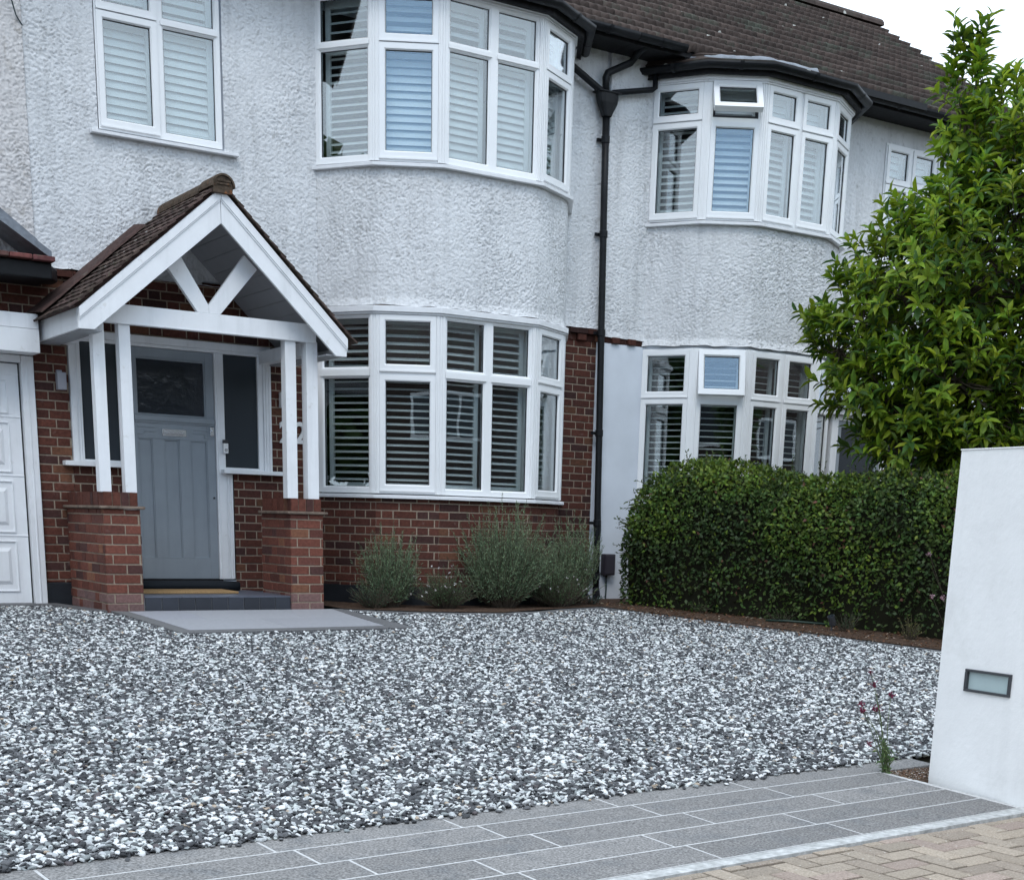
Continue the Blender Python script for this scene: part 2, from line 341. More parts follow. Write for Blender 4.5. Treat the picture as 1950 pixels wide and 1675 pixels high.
def shell(mb, x0, x1, z0, z1, y, th, holes=()):
    """wall slab with rectangular openings and reveals"""
    xs = sorted({x0, x1, *[h[0] for h in holes], *[h[1] for h in holes]}); zs = sorted({z0, z1, *[h[2] for h in holes], *[h[3] for h in holes]})
    nx, nz_ = len(xs)-1, len(zs)-1
    sol = [[not any(h[0]-1e-6 < (xs[i]+xs[i+1])/2 < h[1]+1e-6 and h[2]-1e-6 < (zs[j]+zs[j+1])/2 < h[3]+1e-6 for h in holes) for j in range(nz_)] for i in range(nx)]
    ok = lambda i, j: 0 <= i < nx and 0 <= j < nz_ and sol[i][j]
    for i in range(nx):
        for j in range(nz_):
            if not sol[i][j]: continue
            a, b, c, d = xs[i], xs[i+1], zs[j], zs[j+1]
            mb.poly([(a, y, c), (b, y, c), (b, y, d), (a, y, d)], [(0, 1, 2, 3)]); mb.poly([(a, y+th, c), (b, y+th, c), (b, y+th, d), (a, y+th, d)], [(3, 2, 1, 0)])
            if not ok(i-1, j): mb.poly([(a, y, c), (a, y, d), (a, y+th, d), (a, y+th, c)], [(0, 1, 2, 3)])
            if not ok(i+1, j): mb.poly([(b, y, c), (b, y+th, c), (b, y+th, d), (b, y, d)], [(0, 1, 2, 3)])
            if not ok(i, j-1): mb.poly([(a, y, c), (a, y+th, c), (b, y+th, c), (b, y, c)], [(0, 1, 2, 3)])
            if not ok(i, j+1): mb.poly([(a, y, d), (b, y, d), (b, y+th, d), (a, y+th, d)], [(0, 1, 2, 3)])
# ------------------------------------------------------------------ windows
class LB:
    """box builder in a window's own frame: u along, d outwards, z up"""
    def __init__(s, mb, p, q): s.mb = mb; s.P, s.u, s.n, s.L = seglocal(p, q)
    def W(s, a, d, z): return s.P+s.u*a+s.n*d+Vector((0, 0, z))
    def box(s, a0, a1, d0, d1, z0, z1, col=(1, 1, 1), mi=0):
        W = s.W
        s.mb.hexa([W(a0, d1, z0), W(a1, d1, z0), W(a1, d0, z0), W(a0, d0, z0), W(a0, d1, z1), W(a1, d1, z1), W(a1, d0, z1), W(a0, d0, z1)], col, mi)
    def ring(s, a0, a1, z0, z1, wd, d0, d1, mi=0, cham=0.):
        """mitred rectangular frame; cham slopes its inner edge back"""
        W = s.W; o = [(a0, z0), (a1, z0), (a1, z1), (a0, z1)]; i = [(a0+wd, z0+wd), (a1-wd, z0+wd), (a1-wd, z1-wd), (a0+wd, z1-wd)]; c = [(a0+wd-cham, z0+wd-cham), (a1-wd+cham, z0+wd-cham), (a1-wd+cham, z1-wd+cham), (a0+wd-cham, z1-wd+cham)]
        pts = [W(a, d0, z) for a, z in o]+[W(a, d1, z) for a, z in o]+[W(a, d1, z) for a, z in c]+[W(a, d1-max(cham, .0001)*1.2, z) for a, z in i]+[W(a, d0, z) for a, z in i]
        f = []
        for k in range(4):
            l = (k+1) % 4
            for r in range(4): f.append((r*4+k, r*4+l, r*4+4+l, r*4+4+k))
            f.append((16+k, 16+l, l, k))
        s.mb.poly(pts, f, (1, 1, 1), mi)
def louvres(p, q, a0, a1, z0, z1, tilt, parent, mid=None, pitch=.0625, stile=.045, d=-.15, open_bits=None):
    mb = MB(); lb = LB(mb, p, q)
    lb.box(a0, a0+stile, d-.014, d+.014, z0, z1); lb.box(a1-stile, a1, d-.014, d+.014, z0, z1)
    rails = [(z0, z0+.07), (z1-.06, z1)]
    if mid: rails.append((mid-.035, mid+.035))
    for r in rails: lb.box(a0+stile, a1-stile, d-.013, d+.013, *r)
    rails.sort()
    W = lb.W
    for (x, y), (x2, y2) in zip(rails, rails[1:]):
        n = max(1, int((x2-y)/pitch)); pt = (x2-y)/n
        for k in range(n):
            z = y+pt*(k+.5); th = R(tilt(z) if callable(tilt) else tilt)+random.uniform(-.02, .02); h = .033
            du, dz = h*math.cos(th), h*math.sin(th); t = .0045
            # outer edge lower, inner edge higher; lens-shaped slat
            c = [(du, -dz), (du*.4-math.sin(th)*0+0, -dz*.4+t), (-du*.4, dz*.4+t), (-du, dz), (-du*.4, dz*.4-t), (du*.4, -dz*.4-t)]
            A = [W(a0+stile+.002, d+x_, z+y_) for x_, y_ in c]; B = [W(a1-stile-.002, d+x_, z+y_) for x_, y_ in c]
            mb.poly(A+B, [(i, (i+1) % 6, 6+(i+1) % 6, 6+i) for i in range(6)]+[(5, 4, 3, 2, 1, 0), (6, 7, 8, 9, 10, 11)])
    return mb.build('shutter', 'shutter', parent)
def window(frame, p, q, z0, z1, ztr, cols, style, panes, ml=.03, mr=.03, top=.035, bot=.045, mull=.076, tr=.05, sashes=None):
    """cols = number of lights across; style[row][col], row 0 = lower: f fixed, s sash, o left open (built separately)"""
    lb = LB(frame, p, q); L = lb.L; dp = -.07
    lb.box(0, ml, dp, 0, z0, z1); lb.box(L-mr, L, dp, 0, z0, z1)
    lb.box(ml, L-mr, dp, 0, z0, z0+bot); lb.box(ml, L-mr, dp, 0, z1-top, z1)
    us = [ml+(L-ml-mr+mull)*k/cols for k in range(cols)]; cw = (L-ml-mr-mull*(cols-1))/cols
    for k in range(1, cols): lb.box(us[k]-mull, us[k], dp, 0, z0+bot, z1-top)
    for k in range(cols):
        a0, a1 = us[k], us[k]+cw
        lb.box(a0, a1, dp, .001, ztr-tr/2, ztr+tr/2)
        if style[0][k] == 'f' and style[1][k] == 'f':
            lb.box(a0-.012, a1+.012, -.02, .012, ztr-tr/2+.006, ztr+tr/2-.010)
        for r, (c0, c1) in enumerate(((z0+bot, ztr-tr/2), (ztr+tr/2, z1-top))):
            st = style[r][k]
            if st == 'o': continue
            if st == 's':
                e = .016; lb.ring(a0-e, a1+e, c0-e, c1+e, .056, -.05, .018, 0, .010); w_ = .056-e
                g0, g1, h0, h1 = a0+w_, a1-w_, c0+w_, c1-w_; gd = -.005
                lb.box(a0-e, a1+e, .0, .026, c0-e-.010, c0-e+.004)
            else:
                lb.ring(a0-.001, a1+.001, c0-.001, c1+.001, .016, -.05, -.004, 0, .010); g0, g1, h0, h1 = a0+.014, a1-.014, c0+.014, c1-.014; gd = -.022
            lb.ring(g0-.001, g1+.001, h0-.001, h1+.001, .006, gd-.014, gd+.001, 1)
            pm = MB(); pl = LB(pm, p, q); pl.box(g0+.001, g1-.001, gd-.012, gd-.006, h0+.001, h1-.001); panes.append(pm)
    return [(us[k], us[k]+cw) for k in range(cols)]
def offset_poly(pts, d):
    o = []
    for i, p in enumerate(pts):
        a = Vector(pts[max(i-1, 0)]); b = Vector(p); c = Vector(pts[min(i+1, len(pts)-1)])
        n1 = Vector(((b-a).y, -(b-a).x)).normalized() if i > 0 else None; n2 = Vector(((c-b).y, -(c-b).x)).normalized() if i < len(pts)-1 else None
        if n1 is None: n = n2; m = 1
        elif n2 is None: n = n1; m = 1
        else: n = (n1+n2).normalized(); m = 1/n.dot(n1)
        o.append((b.x+n.x*d*m, b.y+n.y*d*m))
    o[0] = (o[0][0]+(0), 12.9) if abs(pts[0][1]-12.9) < .01 else o[0]; o[-1] = (o[-1][0], 12.9) if abs(pts[-1][1]-12.9) < .01 else o[-1]
    return o
def band(mb, inner, outer, z0, z1, zo=None, mi=0):
    """strip between two plan paths; zo = outer top height when it slopes"""
    for i in range(len(inner)-1):
        a, b, c, d = outer[i], outer[i+1], inner[i+1], inner[i]; t = zo if zo is not None else z1
        mb.hexa([(*a, z0), (*b, z0), (*c, z0), (*d, z0), (*a, t), (*b, t), (*c, z1), (*d, z1)], (1, 1, 1), mi)
def bay_path(xc, k): return [(xc-1.41*k, 12.9), (xc-1.055*k, 12.385), (xc-.525*k, 12.08), (xc+.525*k, 12.08), (xc+1.055*k, 12.385), (xc+1.41*k, 12.9)]
def bay_window(house, path, z0, z1, ztr, styles, tiltf, tr=.05, head=True, mid=True, openz=0, name='bay_window'):
    fr = MB(); panes = []; shut = []
    nseg = len(path)-1
    for i in range(nseg):
        p, q = path[i], path[i+1]; st = styles[i]; cols = len(st[0])
        lights = window(fr, p, q, z0, z1, ztr, cols, st, panes, ml=.06, mr=.06, tr=tr)
        for (a0, a1) in lights: shut.append((p, q, a0-.005, a1+.005))
        if i:                                                   # moulded corner post
            prev = seglocal(path[i-1], path[i]); cur = seglocal(p, q); n = (prev[2]+cur[2]).normalized(); t = Vector((-n.y, n.x, 0)); P = cur[0]
            for a, b, dd in ((-.044, .044, .004), (-.030, -.018, .013), (-.006, .006, .014), (.018, .030, .013)):
                fr.prism([P+t*a-n*.06+Vector((0, 0, z0)), P+t*b-n*.06+Vector((0, 0, z0)), P+t*b+n*dd+Vector((0, 0, z0)), P+t*a+n*dd+Vector((0, 0, z0))], (0, 0, z1-z0))
    f = fr.build(name, ['upvc', 'gasket'], house, bevel=.002, seg=1)
    for pm in panes: pm.build('pane', 'glass', f)
    for (p, q, a0, a1) in shut: louvres(p, q, a0, a1, z0+.03, z1-.02, (34 if (z0 > 3 and p is path[0]) else tiltf), f, mid=ztr if mid else None)
    so_ = offset_poly(path, .052); si = offset_poly(path, -.09)
    sb = MB(); band(sb, si, so_, z0-.045, z0-.001, z0-.016)
    # small end horn of the sill
    sb.build('sill', 'sill', f, bevel=.003, seg=1)
    if head:
        hb = MB(); band(hb, offset_poly(path, -.06), offset_poly(path, .045), z1+.001, z1+.052); band(hb, offset_poly(path, -.06), offset_poly(path, .03), z1-.016, z1+.0005)
        hb.build('head_board', 'sill', f, bevel=.004, seg=1)
    return f
def open_sash(f, p, q, a0, a1, z0, z1, ang):
    """top hung sash swung out about its upper edge"""
    mb = MB(); lb = LB(mb, p, q); e = .014
    lb.ring(a0-e, a1+e, z0-e, z1+e, .062, -.035, .03, 0, .012); g = .047
    lb.ring(a0+g, a1-g, z0+g, z1-g, .007, -.012, .006, 1)
    pm = MB(); pl = LB(pm, p, q); pl.box(a0+g, a1-g, -.004, .003, z0+g, z1-g)
    piv = lb.W((a0+a1)/2, .0, z1+e); axis = lb.u; Rm = Matrix.Translation(piv) @ Matrix.Rotation(ang, 4, axis) @ Matrix.Translation(-piv)
    for m_ in (mb, pm): m_.v = [tuple(Rm @ Vector(v)) for v in m_.v]
    s = mb.build('open_sash', ['upvc', 'gasket'], f, bevel=.002, seg=1)
    pm.build('pane', 'glass', f)
    dk = MB(); dl = LB(dk, p, q); dl.ring(a0-.002, a1+.002, z0-.002, z1+.002, .018, -.06, -.02, 0); dl.ring(a0+.016, a1-.016, z0+.016, z1-.016, .012, -.055, -.03, 0)
    dk.build('rebate', 'gasket', f)
# ------------------------------------------------------------------ ground and surfaces
def sheet(name, pts, mat_, zoff=0., kind='structure', th=.0):
    mb = MB(); n = len(pts); V = [(x, y, gz(y)+zoff) for x, y in pts]; mb.poly(V, [tuple(range(n))]); o = mb.build(name, mat_)
    o['kind'] = kind; return o
g = MB(); prof = [(-90, -1.33), (-9, -1.33), (1.8, -1.33), (1.8, -1.25), (3.9, -1.245), (11.8, -.86), (13.2, -.86), (80, -.86), (400, -.86)]
for a, b in zip(prof, prof[1:]):
    if abs(a[0]-b[0]) < 1e-6: continue
    g.poly([(-200, a[0], a[1]-.02), (200, a[0], a[1]-.02), (200, b[0], b[1]-.02), (-200, b[0], b[1]-.02)], [(0, 1, 2, 3)])
g.build('ground', 'earth')['kind'] = 'structure'
rd = MB(); rd.box(-60, 60, -6.2, 1.55, -1.6, -1.335); rd.build('road', 'asphalt')['kind'] = 'structure'
kb = MB()
x = -8
while x < 14: kb.box(x, x+.9, 1.56, 1.69, -1.6, -1.245, (1, 1, 1)); x += .905
kb.build('kerb', 'strip', bevel=.01)['kind'] = 'structure'
# frontage frame: rows run along FU, turned a little against the house
fo = Vector((5.36, 4.07, 0)); FU = Vector((1, .0735, 0)).normalized(); FV = Vector((-FU.y, FU.x, 0))
def FP(a, b, dz=0.):   # a metres left of the slab corner at the wall, b metres towards the house
    p = fo-FU*a+FV*b; return Vector((p.x, p.y, gz(p.y)+dz))
def fbox(mb, a0, a1, b0, b1, h0, h1, col=(1, 1, 1), mi=0):
    mb.hexa([FP(a1, b0, h0), FP(a0, b0, h0), FP(a0, b1, h0), FP(a1, b1, h0), FP(a1, b0, h1), FP(a0, b0, h1), FP(a0, b1, h1), FP(a1, b1, h1)], col, mi)
# granite slabs: five rows
sb = MB(); fbox(sb, -.012, 9, 0, .99, -.05, -.0012, (1, 1, 1), 1)
rows = [(0, .200, .01, 1.095), (.206, .402, .01, .80+.35), (.408, .604, .01, .735), (.610, .806, .012, .85), (.812, .995, -.45, .92)]
for r, (b0, b1, aend, first) in enumerate(rows):
    edges = [aend]+[first+.82*k for k in range(11)]
    for a0, a1 in zip(edges, edges[1:]):
        k = random.uniform(.86, 1.1)
        if r == 0: k *= .93
        fbox(sb, a0+.0055, a1-.0055, b0+.0025, b1-.0025, -.04, 0, (k, k, k*1.01), 0)
sb.build('granite_paving', ['granite', 'joint'], bevel=.0015, seg=1)['kind'] = 'structure'
st = MB(); fbox(st, -1.5, 9, -.070, -.003, -.10, -.004); fbox(st, -.05, -.014, 0, .80, -.06, -.008)
st.build('mortar_strip', 'strip')['kind'] = 'structure'
# herringbone block pavement
def fp2(a, b, h):
    p = fo-FU*a+FV*b; return Vector((p.x, p.y, -1.222+(p.y-4.0)*.02+h))
bk = MB(); bk.hexa([fp2(9, -2.3, -.06), fp2(-6, -2.3, -.06), fp2(-6, -.07, -.06), fp2(9, -.07, -.06), fp2(9, -2.3, -.012), fp2(-6, -2.3, -.012), fp2(-6, -.07, -.012), fp2(9, -.07, -.012)], (1, 1, 1), 1)
def blk(a0, a1, b0, b1):
    b1 = min(b1, -.076); 
    if b1-b0 < .03 or a0 > 8.5 or a1 < -5: return
    c = random.choice([(.345, .29, .235), (.32, .27, .22), (.365, .305, .245), (.34, .27, .23), (.30, .25, .205)]); k = random.uniform(.85, 1.12); c = tuple(v*k for v in c)
    e = .005; ch = .008; d = random.uniform(-.0025, .0025); j = random.uniform(-.0015, .0015)
    B = [(a1-e, b0+e), (a0+e, b0+e), (a0+e, b1-e), (a1-e, b1-e)]; T = [(a1-e-ch, b0+e+ch), (a0+e+ch, b0+e+ch), (a0+e+ch, b1-e-ch), (a1-e-ch, b1-e-ch)]
    P = [fp2(a, b, -.03) for a, b in B]+[fp2(a, b, -.004+d+j) for a, b in B]+[fp2(a, b, d) for a, b in T]
    bk.poly(P, [(8, 9, 10, 11)]+[(r*4+i, r*4+(i+1) % 4, r*4+4+(i+1) % 4, r*4+4+i) for r in range(2) for i in range(4)], c, 0)
for i in range(-60, 95):
    for j in range(-30, 4):
        # 2x1 herringbone on a .1 m grid
        m_ = (i+j) % 4; x_, y_ = i*.1, j*.1-.03
        if m_ == 0: blk(x_, x_+.2, y_, y_+.1)
        elif m_ == 2: blk(x_, x_+.1, y_, y_+.2)
pv = bk.build('pavement', ['block', 'sand']); pv['kind'] = 'structure'
# landing slab before the step, border strips, gravel bed, planting beds
sheet('gravel_base', [tuple(FP(7.2, .985).xy), tuple(FP(-.45, .985).xy), (9, 5.6), (12, 7.3), (9.66, 8.33), (9.18, 9.73), (8.80, 10.78), (8.44, 11.70), (7.6, 11.5), (7.03, 11.3), (6.23, 11.45), (5.6, 11.72), (3.5, 12.3), (-3, 12.6)], 'gravelbase', .006)
ld = MB()
def flag(pts, h, mi, col=(1, 1, 1)):
    ld.prism([(x, y, gz(y)-.03) for x, y in pts], (0, 0, .03+h), col, mi)
g4 = .003
flag([(3.72, 10.53), (4.55, 10.55), (4.56, 11.16), (3.68, 11.16)], .022, 0, (1, 1, 1)); flag([(4.553, 10.55), (5.42, 10.59), (5.45, 11.163), (4.563, 11.163)], .022, 0, (.95, .95, .96))
flag([(3.68, 11.163), (4.10, 11.163), (4.10, 11.76), (3.63, 11.74)], .022, 0, (.97, .97, 1)); flag([(4.103, 11.166), (4.98, 11.166), (4.98, 11.77), (4.103, 11.765)], .022, 0, (1.03, 1.03, 1.03)); flag([(4.983, 11.166), (5.45, 11.166), (5.50, 11.78), (4.983, 11.77)], .022, 0)
flag([(3.60, 10.38), (4.5, 10.40), (4.5, 10.545), (3.715, 10.527)], .022, 1); flag([(4.503, 10.40), (5.62, 10.44), (5.425, 10.585), (4.503, 10.546)], .022, 1, (.95, .95, .95))
flag([(3.53, 11.55), (3.60, 10.385), (3.716, 10.53), (3.625, 11.74), (3.50, 11.80)], .022, 1, (1.08, 1.08, 1.06)); flag([(5.43, 10.59), (5.625, 10.445), (5.60, 11.74), (5.505, 11.80)], .022, 1)
flag([(3.50, 11.803), (3.34, 12.9), (3.22, 12.9), (3.34, 11.9)], .022, 1, (.95, .95, .95)); flag([(-1, 12.68), (3.24, 12.62), (3.22, 12.98), (-1, 12.98)], .022, 1)
flag([(3.50, 11.745), (5.60, 11.745), (5.60, 11.83), (3.50, 11.83)], .018, 1, (.9, .9, .9))
ld.build('landing', ['landing', 'border'], bevel=.001, seg=1)['kind'] = 'structure'
# planting beds
sheet('planting_bed', [(5.6, 11.73), (6.23, 11.46), (7.03, 11.31), (7.6, 11.5), (8.44, 11.71), (8.80, 10.78), (9.18, 9.73), (9.66, 8.33), (12, 7.3), (16, 7.3), (16, 13), (5.6, 13)], 'soil', .03)
pk = MB(); pk.prism([(*FP(a, b, 0).xy, gz(FP(a, b).y)-.03) for a, b in ((.006, .606), (.006, .812), (-.45, .812), (-.45, .606))], (0, 0, .02)); pk.build('soil_pocket', 'soil')['kind'] = 'structure'
ed = MB()
ep = [(5.55, 11.76), (5.85, 11.60), (6.23, 11.44), (6.6, 11.35), (7.03, 11.31), (7.5, 11.38), (8.0, 11.58), (8.41, 11.70), (8.60, 11.40), (8.80, 10.80), (9.04, 10.2), (9.20, 9.73), (9.40, 9.2), (9.66, 8.33), (9.95, 7.5)]
for (a, b), (c, d) in zip(ep, ep[1:]):
    u = Vector((c-a, d-b, 0)); L = u.length; u.normalize(); n = Vector((-u.y, u.x, 0))*.045; gap = u*.003
    A, B = Vector((a, b, 0))+gap, Vector((c, d, 0))-gap
    P = [A-n, B-n, B+n, A+n]; k = random.uniform(.8, 1.1)
    ed.hexa([(p.x, p.y, gz(p.y)-.05) for p in P]+[(p.x, p.y, gz(p.y)+.022) for p in P], (k, k, k))
tag(ed.build('bed_edging', 'border', bevel=.004, seg=1), 'low dark grey stone edging curving between the gravel and the planting beds', 'edging')

# ================================================================== LEFT HOUSE
H = thing('semi_detached_house', 'white roughcast house with the gabled porch, grey front door and red brick ground floor', 'house', (6.2, 12.9, BZ), 'pair of semi-detached houses')
YW = 12.9
bayA_lo = (5.885, 8.705); 
core = MB(); shell(core, 3.30, 9.15, BZ-.1, 4.75, 12.915, .25, [(5.95, 8.64, .24, 1.84), (5.95, 8.64, 3.09, 4.46), (3.96, 4.97, 3.12, 4.46), (3.60, 5.38, -.60, 1.46)])
core.box(3.30, 3.5, 13.17, 20.0, BZ-.1, 4.7); core.box(9.05, 9.15, 13.17, 20.0, BZ-.1, 4.7); core.box(3.30, 9.15, 20.0, 20.2, BZ-.1, 4.7)
core.build('wall', 'smooth', H)
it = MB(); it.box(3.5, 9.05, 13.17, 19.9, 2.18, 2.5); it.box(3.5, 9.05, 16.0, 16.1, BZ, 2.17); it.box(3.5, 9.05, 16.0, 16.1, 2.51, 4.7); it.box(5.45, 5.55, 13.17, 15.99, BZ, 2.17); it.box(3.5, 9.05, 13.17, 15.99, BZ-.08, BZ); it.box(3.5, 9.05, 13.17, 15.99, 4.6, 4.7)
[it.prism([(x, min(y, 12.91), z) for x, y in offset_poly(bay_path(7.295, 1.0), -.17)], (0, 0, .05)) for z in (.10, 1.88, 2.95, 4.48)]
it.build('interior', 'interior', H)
bm = MB()
bricks(bm, (2.2, YW), (3.56, YW), BZ+.20, 1.945, [(0, 1.075, BZ, 1.545)], tone=.8)                       # strip by the garage
bricks(bm, (3.56, YW), (5.93, YW), -.70, 1.99, [(0, .50, .395, 1.5), (.49, 1.475, -.75, 1.5), (1.40, 1.86, .385, 1.5)], tone=.66)
bricks(bm, (8.66, YW), (9.115, YW), BZ+.15, 1.915, tone=.60)
pA = bay_path(7.295, 1.0); pbrick = offset_poly(pA, -.012)
for a, b in zip(pbrick, pbrick[1:]): bricks(bm, a, b, BZ+.19, .196, tone=.72, bond='stretcher' if abs(a[1]-b[1]) < .01 else 'flemish')
bm.build('brick_wall', ['brick', 'mortar'], H)
pl = MB(); band(pl, offset_poly(pA, -.10), offset_poly(pA, .012), BZ-.05, BZ+.192); pl.build('plinth', 'plinth', H); pl = MB(); pl.box(3.262, 3.56, 12.885, 12.95, BZ-.05, BZ+.197); pl.build('plinth', 'plinth', H, bevel=.004); pl = MB(); pl.box(8.70, 9.115, 12.885, 12.95, BZ-.05, BZ+.145)
pl.build('plinth', 'plinth', H, bevel=.004)
# dentil tile band under the render
def tileband(mb, x0, x1, zt, y=12.9, dent=True):
    x = x0; k = 0
    while x < x1-.01:
        e = min(x+.235, x1); mb.box(x+.002, e-.002, y-.055, y+.02, zt-.052, zt, brick_col(.42), 0); x = e
    if dent:
        x = x0
        while x < x1-.03:
            mb.box(x+.003, min(x+.108, x1), y-(.045 if k % 2 else .012), y+.02, zt-.118, zt-.055, brick_col(.55 if k % 2 else .40), 0); x += .113; k += 1
tb = MB(); tileband(tb, 8.735, 9.112, 1.985); tb.build('tile_band', ['brick'], H, bevel=.003, seg=1); tb = MB(); tileband(tb, 3.40, 3.66, 1.95, dent=False); tb.build('tile_band', ['brick'], H, bevel=.003, seg=1)
# roughcast skins
roughcast('roughcast_wall', [(3.335, 12.885), (5.90, 12.885)], 1.965, 4.72, H, holes=[(.585, 1.685, 3.06, 4.49), (1.44, 2.56, 1.9, 2.0)], lip=.012)
roughcast('roughcast_wall', [(8.69, 12.885), (9.118, 12.885)], 1.99, 4.75, H, lip=.01)
roughcast('roughcast_bay', offset_poly(pA, -.012), 1.90, 3.062, H, lip=.016)
bc = MB(); band(bc, offset_poly(pA, -.16), offset_poly(pA, -.03), 1.86, 3.05); bc.build('bay_core', 'mortar', H); bc = MB(); band(bc, offset_poly(pA, -.16), offset_poly(pA, -.02), BZ, .19); bc.build('bay_core', 'mortar', H)
def tl_lo(z): return 20+8*math.sin(z*1.1)
bw = bay_window(H, pA, .235, 1.838, 1.316, [('f', 'f'), ('s', 's'), ('ff', 'ff'), ('s', 's'), ('f', 'f')], lambda z: 22 if z < 1.3 else 30, tr=.07)
tag(bw, 'lower bay window with half open shutters', None)
bu = bay_window(H, pA, 3.10, 4.470, 4.055, [('f', 'f'), ('s', 's'), ('ff', 'ff'), ('s', 's'), ('f', 'f')], lambda z: 62 if z < 4.05 else 48, tr=.05)
tag(bu, 'upper bay window under the gutter with closed shutters', None)
# upper left casement window
fr = MB(); panes = []
lights = window(fr, (3.925, 12.88), (5.005, 12.88), 3.092, 4.47, 3.985, 2, ('sf', 'sf'), panes, ml=.03, mr=.035, tr=.05, mull=.065)
f = fr.build('window', ['upvc', 'gasket'], H, bevel=.002, seg=1); tag(f, 'two light window above the porch', None)
for pm in panes: pm.build('pane', 'glass', f)
for a0, a1 in lights: louvres((3.925, 12.88), (5.005, 12.88), a0, a1, 3.12, 4.45, 66, f, mid=3.985, d=-.12)
s_ = MB(); s_.hexa([(3.845, 12.815, 3.043), (5.134, 12.815, 3.043), (5.134, 12.95, 3.043), (3.845, 12.95, 3.043), (3.845, 12.815, 3.068), (5.134, 12.815, 3.068), (5.134, 12.95, 3.091), (3.845, 12.95, 3.091)]); s_.build('sill', 'sill', f, bevel=.003, seg=1)
# entrance: frame, door, side lights
e = MB(); Y0 = 12.875
def fb(x0, x1, z0, z1, y0=Y0, y1=12.97): e.box(x0, x1, y0, y1, z0, z1)
fb(3.565, 5.413, 1.435, 1.497); fb(3.58, 5.40, 1.408, 1.434, Y0+.012); fb(3.565, 3.615, .418, 1.434); fb(3.616, 3.665, .418, 1.407, Y0+.014); fb(3.632, 3.645, .418, 1.407, Y0+.006)
fb(3.985, 4.10, -.588, 1.407, Y0+.01); fb(4.868, 4.955, -.588, 1.407, Y0+.01); fb(4.882, 4.892, -.588, 1.407, Y0+.003)
fb(4.956, 5.022, -.588, .362, Y0+.02); fb(4.965, 4.978, -.588, .362, Y0+.01); fb(4.99, 5.003, -.588, .362, Y0+.01)
fb(5.285, 5.335, .403, 1.407, Y0+.014); fb(5.336, 5.413, .403, 1.434); fb(5.355, 5.365, .403, 1.434, Y0-.008); fb(5.385, 5.395, .403, 1.434, Y0-.008)
fb(4.956, 5.284, .403, .422, Y0+.014); fb(3.666, 3.984, .418, .436, Y0+.014)
df = e.build('door_frame', 'paint', H, bevel=.0025, seg=1)
sb_ = MB(); sb_.box(4.905, 5.545, 12.80, 12.97, .366, .402); sb_.build('sill', 'paint', df, bevel=.004); sb_ = MB(); sb_.box(3.47, 4.06, 12.80, 12.97, .376, .417); sb_.build('sill', 'paint', df, bevel=.004)
for a, b in ((3.666, 3.984), (4.956, 5.284)):
    q = MB(); q.box(a, b, 12.915, 12.925, .42, 1.407); q.build('side_light', 'pane', df)
d = MB(); DX0, DX1, DZ0, DZ1 = 4.103, 4.865, -.586, 1.405; DY = 12.905
def db(x0, x1, z0, z1, y0=DY, y1=12.95): d.box(x0, x1, y0, y1, z0, z1)
db(DX0, 4.147, DZ0, DZ1); db(4.787, DX1, DZ0, DZ1); db(4.147, 4.787, 1.325, DZ1); db(4.147, 4.787, .642, .842); db(4.147, 4.787, DZ0, -.402)
for x0, x1 in ((4.277, 4.385), (4.526, 4.632)): db(x0, x1, -.402, .642)
db(4.147, 4.787, -.402, .642, DY+.016)
for x0, x1 in ((4.147, 4.277), (4.385, 4.526), (4.632, 4.787)):      # planted mouldings round the three long panels
    for a0, a1, c0, c1 in ((x0, x0+.010, -.402, .642), (x1-.010, x1, -.402, .642), (x0+.01, x1-.01, -.402, -.392), (x0+.01, x1-.01, .632, .642)): d.box(a0, a1, DY+.004, DY+.02, c0, c1)
db(4.118, 4.862, .792, .835, DY-.024); db(4.125, 4.855, .775, .792, DY-.012)   # weather ledge under the glass
for (x0, x1, z0, z1) in ((4.143, 4.30, .733, .739), (4.143, 4.20, .672, .678), (4.195, 4.201, .672, .70), (4.195, 4.30, .697, .703), (4.66, 4.80, .727, .733), (4.76, 4.766, .665, .70), (4.66, 4.766, .697, .703), (4.766, 4.86, .663, .669)): d.box(x0, x1, DY-.006, DY+.001, z0, z1)
for a0, a1, c0, c1 in ((4.147, 4.160, .842, 1.325), (4.774, 4.787, .842, 1.325), (4.16, 4.774, .842, .856), (4.16, 4.774, 1.311, 1.325)): d.box(a0, a1, DY+.006, DY+.03, c0, c1)
dr = d.build('front_door', 'door', H, bevel=.002, seg=1)
q = MB(); q.box(4.158, 4.776, DY+.022, DY+.03, .854, 1.313); q.build('pane', 'obscure', dr)
q = MB(); q.box(4.366, 4.592, DY-.010, DY, .670, .730); q.box(4.39, 4.57, DY-.018, DY-.0101, .683, .713); q.box(4.405, 4.555, DY-.035, DY-.028, .690, .699); q.box(4.405, 4.412, DY-.03, DY-.0181, .690, .699); q.box(4.548, 4.555, DY-.03, DY-.0181, .690, .699); q.build('letterbox', 'chrome', dr, bevel=.003)
q = MB(); q.box(4.812, 4.852, DY-.018, DY, .690, .768); q.tube([(4.832, DY-.018, .735), (4.832, DY-.032, .735)], .012, 12); q.build('lock', 'chrome', dr, bevel=.004)
q = MB(); q.tube([(4.838, DY+.001, .145), (4.838, DY-.012, .145)], .009, 10); q.build('keyhole', 'gasket', dr)
q = MB(); q.box(4.09, 4.88, 12.84, 12.97, -.625, -.5865); q.build('threshold', 'blackmatt', H, bevel=.004)
